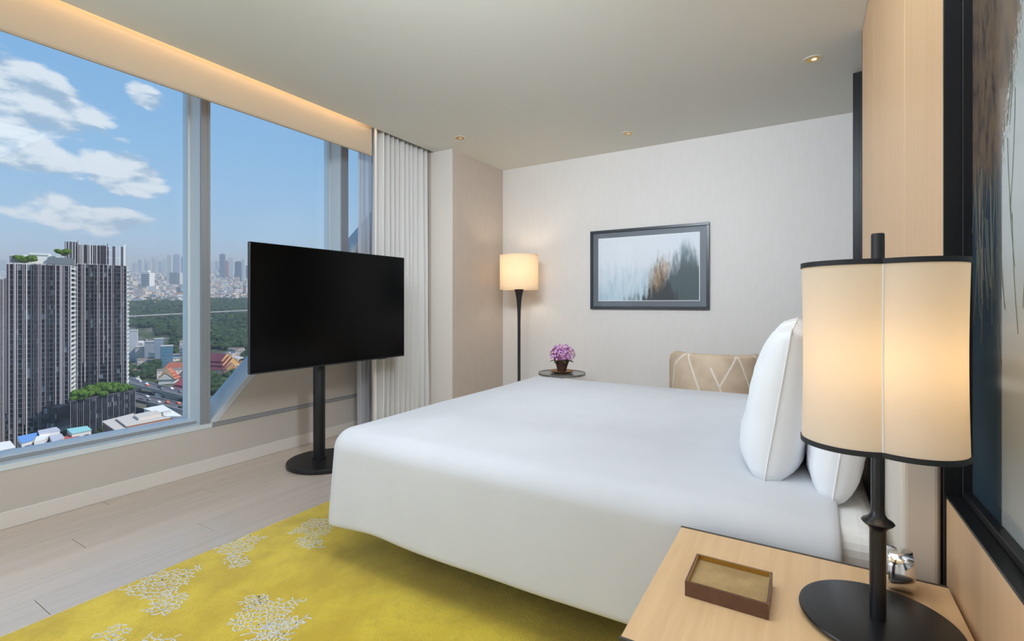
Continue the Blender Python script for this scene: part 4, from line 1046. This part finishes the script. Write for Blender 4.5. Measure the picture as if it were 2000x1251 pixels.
boxb('apartment_block', 'pale pinkish block beside the white wing sided block', 266, 283, 678, 706, mm('pinkish wall', 206, 192, 184), rot=radians(20))
boxb('apartment_block', 'grey apartment block right of the pinkish block', 284, 302, 668, 708, mm('grey wall', 164, 170, 178), rot=radians(20))
boxb('apartment_block', 'small cream block beside the grey mirrored building', 290, 304, 690, 714, mm('cream wall', 214, 206, 190))

# --- temple halls
M['torange'] = vary(mat('orange temple tiles', rough=.5), RGB(206, 118, 84), RGB(188, 98, 68), 1.2); M['tmaroon'] = vary(mat('maroon temple tiles', rough=.5), RGB(132, 58, 66), RGB(110, 46, 56), 1.2)
M['tgold'] = mat('gold gable trim', RGB(212, 170, 112), .5, metal=.1); M['tred'] = vary(mat('red temple tiles', rough=.5), RGB(196, 76, 80), RGB(176, 60, 66), 1.2)
def temple(label, px, py, W_, L_, rot, mt_, tiers=3, hs=1.0, gm=None):
    u, v = ong(px, py); T_ = thing('temple_hall', label, 'temple', W(u, v, zg(v)), CR + rot)
    h = 5 * hs; MB().box(-W_ / 2, W_ / 2, -L_ / 2, L_ / 2, -2, h).build('wall', M['bal'], T_)
    for k in range(tiers):
        a = W_ / 2 * (1.22 - .26 * k); l = L_ / 2 * (1.08 - .18 * k); z0 = h - .6 + 3.0 * hs * k; z1 = z0 + a * .95
        if k < tiers - 1: z1 = z0 + a * .8
        # pitched roof with thickness
        pr = [(-a, z0), (0, z1), (a, z0), (a, z0 - .4), (0, z1 - .6), (-a, z0 - .4)]
        n = 6; vs = [(x_, -l, z_) for x_, z_ in pr] + [(x_, l, z_) for x_, z_ in pr]
        MB().add(vs, [(0, 6, 7, 1), (1, 7, 8, 2), (2, 8, 9, 3), (3, 9, 10, 4), (4, 10, 11, 5), (5, 11, 6, 0), (0, 1, 4, 5), (1, 2, 3, 4), (6, 11, 10, 7), (7, 10, 9, 8)]).build('roof', mt_, T_)
        MB().add([(-a, -l - .3, z0), (0, -l - .3, z1), (a, -l - .3, z0), (-a, -l, z0), (0, -l, z1), (a, -l, z0)], [(0, 2, 1), (0, 1, 4, 3), (1, 2, 5, 4), (0, 3, 5, 2), (3, 4, 5)]).build('gable', gm or M['wwhite'], T_)
        for e in (-1, 1):
            MB().tube([(e * a, -l - .5, z0), (0, -l - .5, z1 + .5)], .35, 5).build('bargeboard', M['tgold'], T_)
        MB().tube([(0, -l - .5, z1), (0, -l - .9, z1 + 1.6), (0, -l - .4, z1 + 2.6)], [.35, .25, .05], 5).build('finial', M['tgold'], T_)
    return T_
temple('large maroon roofed temple hall right of the window mullion', 420, 728, 22, 44, radians(75), M['tmaroon'], 3, 1.3, M['tgold'])
temple('temple hall with gold gables and orange roof right of the maroon hall', 452, 738, 15, 22, radians(35), M['torange'], 3, 1.0, M['tgold'])
temple('bright orange temple roofs between the blue glass block and the mullion', 352, 730, 12, 30, radians(80), M['torange'], 2, .9)
temple('orange temple hall with crossing roofs below the blue glass block', 330, 746, 13, 16, radians(20), M['torange'], 3, .9)
temple('small orange roof hall next to the mullion among trees', 370, 736, 9, 14, radians(65), M['torange'], 2, .8)
temple('red roofed temple hall low beside the road near the mullion', 366, 765, 12, 24, radians(60), M['tred'], 2, .9)
temple('small red roofed hall left of the blue glass block', 298, 712, 9, 16, radians(50), M['tred'], 2, .8)

# --- roads and vehicles
asph = vary(mat('road asphalt', rough=.9, spec=.2), RGB(112, 110, 116), RGB(96, 94, 100), .2); M['kerb'] = mat('road parapet', RGB(176, 172, 170), .8)
cars = []
def road(name, label, a, b_, h, width, pillars, kerb=True, ext=1.4):
    (ua, va), (ub, vb) = ong(*a, h), ong(*b_, h)
    A = W(ua, va, zg(va) + h); B = W(ub, vb, zg(vb) + h); d = B - A; L = d.length
    A2 = A - d * .25; L2 = L * (ext + .25)
    T_ = thing(name, label, 'road', A2, atan2(d.y, d.x)); slope = d.z / hypot(d.x, d.y)
    T_.rotation_euler = (0, -math.atan(slope), atan2(d.y, d.x))
    MB().box(0, L2, -width / 2, width / 2, -1.4, 0).build('deck', asph, T_)
    if kerb:
        for e in (-1, 1): MB().box(0, L2, e * width / 2 - .25, e * width / 2 + .25, -1.6, 1.0).build('parapet', M['kerb'], T_)
    if pillars:
        k = 8.0
        while k < L2:
            MB().box(k - .9, k + .9, -1.2, 1.2, -h - 2, -1.4).build('pillar', M['conc'], T_); k += pillars
    M_ = T_.matrix_basis if False else Matrix.Translation(A2) @ T_.rotation_euler.to_matrix().to_4x4()
    cars.append((M_, L2, width, T_.rotation_euler.copy()))
road('expressway', 'far elevated expressway crossing the trees on white pillars', (250, 617), (490, 605), 9, 14, 60)
road('expressway', 'curving upper lane of the flyover above the podium garden', (262, 746), (382, 774), 9, 11, 26)
road('expressway', 'wide elevated road nearest the beige roofed building', (272, 776), (380, 800), 10, 12, 24)
road('street', 'busy middle road with trucks between the two flyovers', (272, 766), (380, 785), 3, 12, 0, False)
road('street', 'ground level road under the flyover near the beige roofs', (262, 800), (380, 832), .3, 20, 0, False)
road('street', 'pale far road along the edge of the trees', (250, 593), (490, 586), 2, 12, 0, False)
def carmesh(l, w_, h, m):
    mb = MB(); mb.box(-l / 2, l / 2, -w_ / 2, w_ / 2, .3, h * .6)
    mb.add([(-l * .3, -w_ * .45, h * .6), (l * .28, -w_ * .45, h * .6), (l * .28, w_ * .45, h * .6), (-l * .3, w_ * .45, h * .6), (-l * .2, -w_ * .38, h), (l * .14, -w_ * .38, h), (l * .14, w_ * .38, h), (-l * .2, w_ * .38, h)],
           [(4, 5, 6, 7), (0, 1, 5, 4), (1, 2, 6, 5), (2, 3, 7, 6), (3, 0, 4, 7)])
    for x in (-l * .3, l * .3):
        for y in (-w_ / 2, w_ / 2): mb.box(x - .32, x + .32, y - .1, y + .1, 0, .62)
    return mb.mesh('car', m)
cms = [carmesh(4.5, 1.9, 1.5, mat('car paint', RGB(*c), .3)) for c in ((235, 235, 235), (60, 62, 66), (222, 120, 90), (200, 204, 208), (225, 225, 225), (120, 124, 130))]
tms2 = MB().box(-4, 1.8, -1.2, 1.2, .8, 3.6).box(2.1, 3.8, -1.15, 1.15, .6, 2.8).box(-3.4, 3.4, -1.1, 1.1, .1, .8).mesh('truck', M['bal'])
rnd = random.Random(21)
for ci, (M_, L2, wd, eu) in enumerate(cars):
    if ci in (0, 5): continue
    for k in range(9 if ci != 3 else 8):
        x = L2 * (.15 + .6 * (k + rnd.uniform(.1, .8)) / 9); y = rnd.choice((-1, 1)) * wd * rnd.choice((.14, .32))
        p = M_ @ Vector((x, y, .02)); tk = ci == 3 and k in (4, 5, 6)
        o = inst('truck' if tk else 'car', tms2 if tk else cms[rnd.randrange(6)], None, p); o.rotation_euler = eu
        if tk: tag(o, 'white box truck on the busy middle road', 'truck', 'white trucks on the middle road')
        else: tag(o, ['', 'small car driving on the upper flyover lane', 'small car on the wide elevated road', 'small car on the busy middle road', 'small car on the ground level road'][ci], 'car', ['', 'cars on the upper flyover', 'cars on the wide flyover', 'cars on the middle road', 'cars on the ground road'][ci])

# --- trees: the largest 280 single, the rest one canopy
rnd = random.Random(31)
def clear(px, py):
    for a, b_, c, d in ((246, 305, 640, 725), (303, 338, 655, 745), (310, 376, 690, 775), (404, 480, 684, 745), (346, 368, 674, 700)):
        if a < px < b_ and c < py < d: return False
    return True
tl2 = []
tries = 0
while len(tl2) < 290 and tries < 6000:
    tries += 1
    px = rnd.uniform(246, 500); py = 612 + 160 * rnd.random() ** .9
    if 372 < px < 410 and rnd.random() < .6: continue
    if not clear(px, py): continue
    if py > 742 and px < 410: continue
    if px > 410 and py > 815 - (px - 410): continue
    u, v = ong(px, py); tl2.append((u, v, rnd.uniform(.75, 1.35)))
for i, (u, v, s_) in enumerate(tl2):
    o = inst('tree', tms[i % 6], None, W(u, v, zg(v) - 1), rnd.random() * 6.3, (s_ * 1.15, s_ * 1.15, s_ * rnd.uniform(.8, 1.15)))
    tag(o, 'green tree of the wooded belt below the far expressway and around the temples', 'tree', 'trees of the wooded belt')
for px, py, s_ in ((205, 838, 1.0), (212, 850, .9), (196, 846, .8), (188, 848, .7), (282, 806, .9), (276, 812, .8), (292, 802, .7), (272, 800, .8), (302, 800, .6)):
    u, v = onz(px, py, -84)
    o = inst('tree', tms[int(px) % 6], None, W(u, v, -92), px, (s_, s_, s_ * 1.1)); tag(o, 'dusty green tree between the podium and the near roofs', 'tree', 'trees beside the podium')
bm = bmesh.new(); vs = []; fs = []
tv_ = []
src_ = []
for me in tms[:3]:
    b2 = bmesh.new(); ico = bmesh.ops.create_icosphere(b2, subdivisions=1, radius=5.5)
    for v in b2.verts: v.co *= 1 + .3 * noise.noise(v.co * .4 + Vector((len(src_) * 7, 0, 0)))
    b2.verts.ensure_lookup_table(); src_.append(([v.co.copy() for v in b2.verts], [tuple(v.index for v in f.verts) for f in b2.faces])); b2.free()
mb = MB()
for i in range(5200):
    px = rnd.uniform(150, 560); py = 581 + 150 * rnd.random() ** 2.2
    if not clear(px, py): continue
    u, v = ong(px, py)
    if rnd.random() < .12: continue
    p = W(u, v, zg(v) + 3); s_ = rnd.uniform(.7, 1.5); vv, ff = src_[i % 3]; a = rnd.random() * 6; ca, sa = cos(a) * s_, sin(a) * s_
    mb.add([(p.x + c.x * ca - c.y * sa, p.y + c.x * sa + c.y * ca, p.z + c.z * s_ * .8) for c in vv], ff)
for i in range(1400):                     # woods carrying on to the right of the television
    px = rnd.uniform(500, 1100); v = rnd.uniform(500, 1700); u = at(px, v)
    p = W(u, v, zg(v) + 3); s_ = rnd.uniform(.8, 1.6); vv, ff = src_[i % 3]; a = rnd.random() * 6; ca, sa = cos(a) * s_, sin(a) * s_
    mb.add([(p.x + c.x * ca - c.y * sa, p.y + c.x * sa + c.y * ca, p.z + c.z * s_ * .8) for c in vv], ff)
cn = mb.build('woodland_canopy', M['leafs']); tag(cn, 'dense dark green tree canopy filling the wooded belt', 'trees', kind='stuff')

# --- houses of the city beyond: the 270 largest single, the rest one object
hm = []
for i in range(5):
    a = 8 + 2.2 * i; c = 7 + 1.5 * ((i * 3) % 5); h = 6 + 2.5 * ((i * 2) % 5); mb = MB().box(-a, a, -c, c, -4, h)
    if i % 2 == 0: mb.add([(-a - .5, -c - .5, h), (a + .5, -c - .5, h), (a + .5, c + .5, h), (-a - .5, c + .5, h), (-a, 0, h + 4), (a, 0, h + 4)], [(0, 1, 5, 4), (2, 3, 4, 5), (0, 4, 3), (1, 2, 5)])
    else: mb.box(-a * .4, a * .2, -c * .3, c * .4, h, h + 3)
    hm.append(mb.mesh('house', M['cityo']))
for i in range(285):
    px = rnd.uniform(246, 500); py = rnd.uniform(556, 583)
    if rnd.random() < .12: px = rnd.uniform(250, 380); py = rnd.uniform(583, 592)
    u, v = ong(px, py); s_ = rnd.uniform(.5, .95)
    o = inst('house', hm[i % 5], None, W(u, v, zg(v)), CR + rnd.choice((.2, .5, -.3, 1.1)) + rnd.uniform(-.1, .1), (s_ * rnd.uniform(.8, 1.8), s_, s_))
    tag(o, 'small low house in the near rows of the hazy city beyond the trees', 'house', 'low houses beyond the wooded belt')
for i in range(44):
    px = rnd.uniform(262, 500); py = rnd.uniform(672, 752)
    if px < 412 and py > 742: py -= 30
    if 372 < px < 408: px += 60
    u, v = ong(px, py); s_ = rnd.uniform(.38, .62)
    o = inst('house', hm[i % 5], None, W(u, v, zg(v)), CR + rnd.uniform(-1, 1), (s_ * 1.3, s_, s_ * 1.1))
    tag(o, 'small pale house among the trees around the temple roofs', 'house', 'small houses around the temples')
mb = MB()
for i in range(17000):
    px = rnd.uniform(-260, 760); f = rnd.random(); py = 519 + 66 * f
    if 246 < px < 500 and py > 566 and rnd.random() < .3: continue
    if not 246 < px < 500 and rnd.random() < .4: continue
    u, v = ong(px, py)
    if v > 21000: continue
    k_ = max(1, v / 2600); a = rnd.uniform(4, 12) * k_; c = rnd.uniform(5, 11) * k_; h = rnd.uniform(5, 15) * k_ ** .6 * (1 if rnd.random() < .96 else 2.4)
    th = CR + rnd.choice((.2, .5, -.3, 1.1)); ca, sa = cos(th), sin(th); p = W(u, v, zg(v))
    vs = [(p.x + x_ * ca - y_ * sa, p.y + x_ * sa + y_ * ca, p.z + z_) for x_, y_, z_ in ((-a, -c, -9), (a, -c, -9), (a, c, -9), (-a, c, -9), (-a, -c, h), (a, -c, h), (a, c, h), (-a, c, h))]
    mb.add(vs, [(4, 5, 6, 7), (0, 1, 5, 4), (1, 2, 6, 5), (2, 3, 7, 6), (3, 0, 4, 7)])
for i in range(5200):                     # streets beyond the frame's edges and under the sill
    if i % 3 == 0: px = rnd.uniform(-900, 420); v = rnd.uniform(110, 235)
    elif i % 3 == 1: px = rnd.uniform(-2600, -40); v = rnd.uniform(200, 3000)
    else: px = rnd.uniform(620, 1400); v = rnd.uniform(200, 2600)
    u = at(px, v); a = rnd.uniform(5, 11); c = rnd.uniform(5, 9); h = rnd.uniform(5, 16)
    th = CR + rnd.choice((.2, .5, -.3, 1.1)); ca, sa = cos(th), sin(th); p = W(u, v, zg(v))
    vs = [(p.x + x_ * ca - y_ * sa, p.y + x_ * sa + y_ * ca, p.z + z_) for x_, y_, z_ in ((-a, -c, -9), (a, -c, -9), (a, c, -9), (-a, c, -9), (-a, -c, h), (a, -c, h), (a, c, h), (-a, c, h))]
    mb.add(vs, [(4, 5, 6, 7), (0, 1, 5, 4), (1, 2, 6, 5), (2, 3, 7, 6), (3, 0, 4, 7)])
cs = mb.build('city_blocks', M['citys']); tag(cs, 'endless small pale buildings fading into haze towards the horizon', 'city', kind='stuff')
# skyline towers
skyl = [(326, 334, 498, 'a'), (339, 350, 497, 'b'), (354, 365, 501, 'c'), (366, 372, 502, 'd'), (296, 303, 504, ''), (303, 308, 506, ''), (318, 324, 505, ''), (270, 275, 507, ''), (282, 286, 506, ''), (429, 438, 496, 'e'), (432, 444, 509, 'f'),
        (444, 455, 504, 'g'), (459, 470, 511, 'h'), (471, 478, 507, 'i'), (476, 490, 520, 'j'), (258, 262, 508, ''), (420, 426, 510, ''), (412, 418, 512, ''), (446, 452, 512, ''), (310, 315, 510, ''), (288, 294, 511, ''), (262, 267, 513, ''), (0, 12, 509, ''), (-30, -10, 505, ''), (13, 20, 512, ''), (494, 502, 506, ''), (510, 520, 511, '')]
names = dict(a='hazy grey tower left in the trio of skyline blocks by the mullion', b='second hazy block of the skyline trio left of the mullion', c='pale tallest looking skyline block next to the mullion', d='slim skyline block cut by the mullion edge', e='dark stepped skyscraper right of the mullion', f='reddish brown block below the stepped skyscraper', g='pale tower beside the reddish brown block', h='grey blue block right of the pale skyline tower', i='slim block near the television edge on the skyline', j='low dark block next to the television edge on the skyline')
M['redb'] = mm('reddish tower', 150, 92, 92); M['darkb'] = mm('dark tower', 92, 102, 118)
for i, (x0, x1, yt_, nm) in enumerate(skyl):
    v = (2900 if nm else 5600) + 240 * (i % 6); u = at((x0 + x1) / 2, v); wd = (x1 - x0) / F_PX * v; z0 = zg(v) - 3; z1 = 1.25 + (592 - yt_) / F_PX * v
    T_ = thing('skyline_tower', names.get(nm, 'faint narrow tower on the hazy city skyline'), 'tower', W(u, v, z0), CR + .25, 'skyline towers')
    m_ = {'f': M['redb'], 'e': M['darkb'], 'j': M['darkb'], 'h': M['darkb']}.get(nm, M['sky_t'])
    mb = MB().box(-wd / 2, wd / 2, 0, wd * .6, 0, z1 - z0); mb.box(-wd / 4, wd / 4, wd * .1, wd * .4, z1 - z0, z1 - z0 + wd * .12)
    o = mb.build('wall', m_, T_)

# --- haze lying over the city
hz = bpy.data.materials.new('city haze'); hz.use_nodes = True; t = NT(hz.node_tree); hz.node_tree.nodes.remove(hz.node_tree.nodes['Principled BSDF'])
vs_ = t.add('ShaderNodeVolumeScatter'); vs_.inputs['Color'].default_value = (.80, .90, 1, 1); vs_.inputs['Density'].default_value = 1 / 5500.; vs_.inputs['Anisotropy'].default_value = 0
t.put(hz.node_tree.nodes['Material Output'].inputs['Volume'], vs_.outputs[0])
hb = [(-24000, 120), (9000, 120), (9000, 22000), (-24000, 22000)]
ho = MB().add([W(u, v, zg(v) - 30) for u, v in hb] + [W(u, v, zg(v) + 330) for u, v in hb], [(0, 3, 2, 1), (4, 5, 6, 7), (0, 1, 5, 4), (1, 2, 6, 5), (2, 3, 7, 6), (3, 0, 4, 7)]).build('city_haze', hz)
tag(ho, 'thin blue grey haze lying over the distant city', 'haze', kind='stuff')
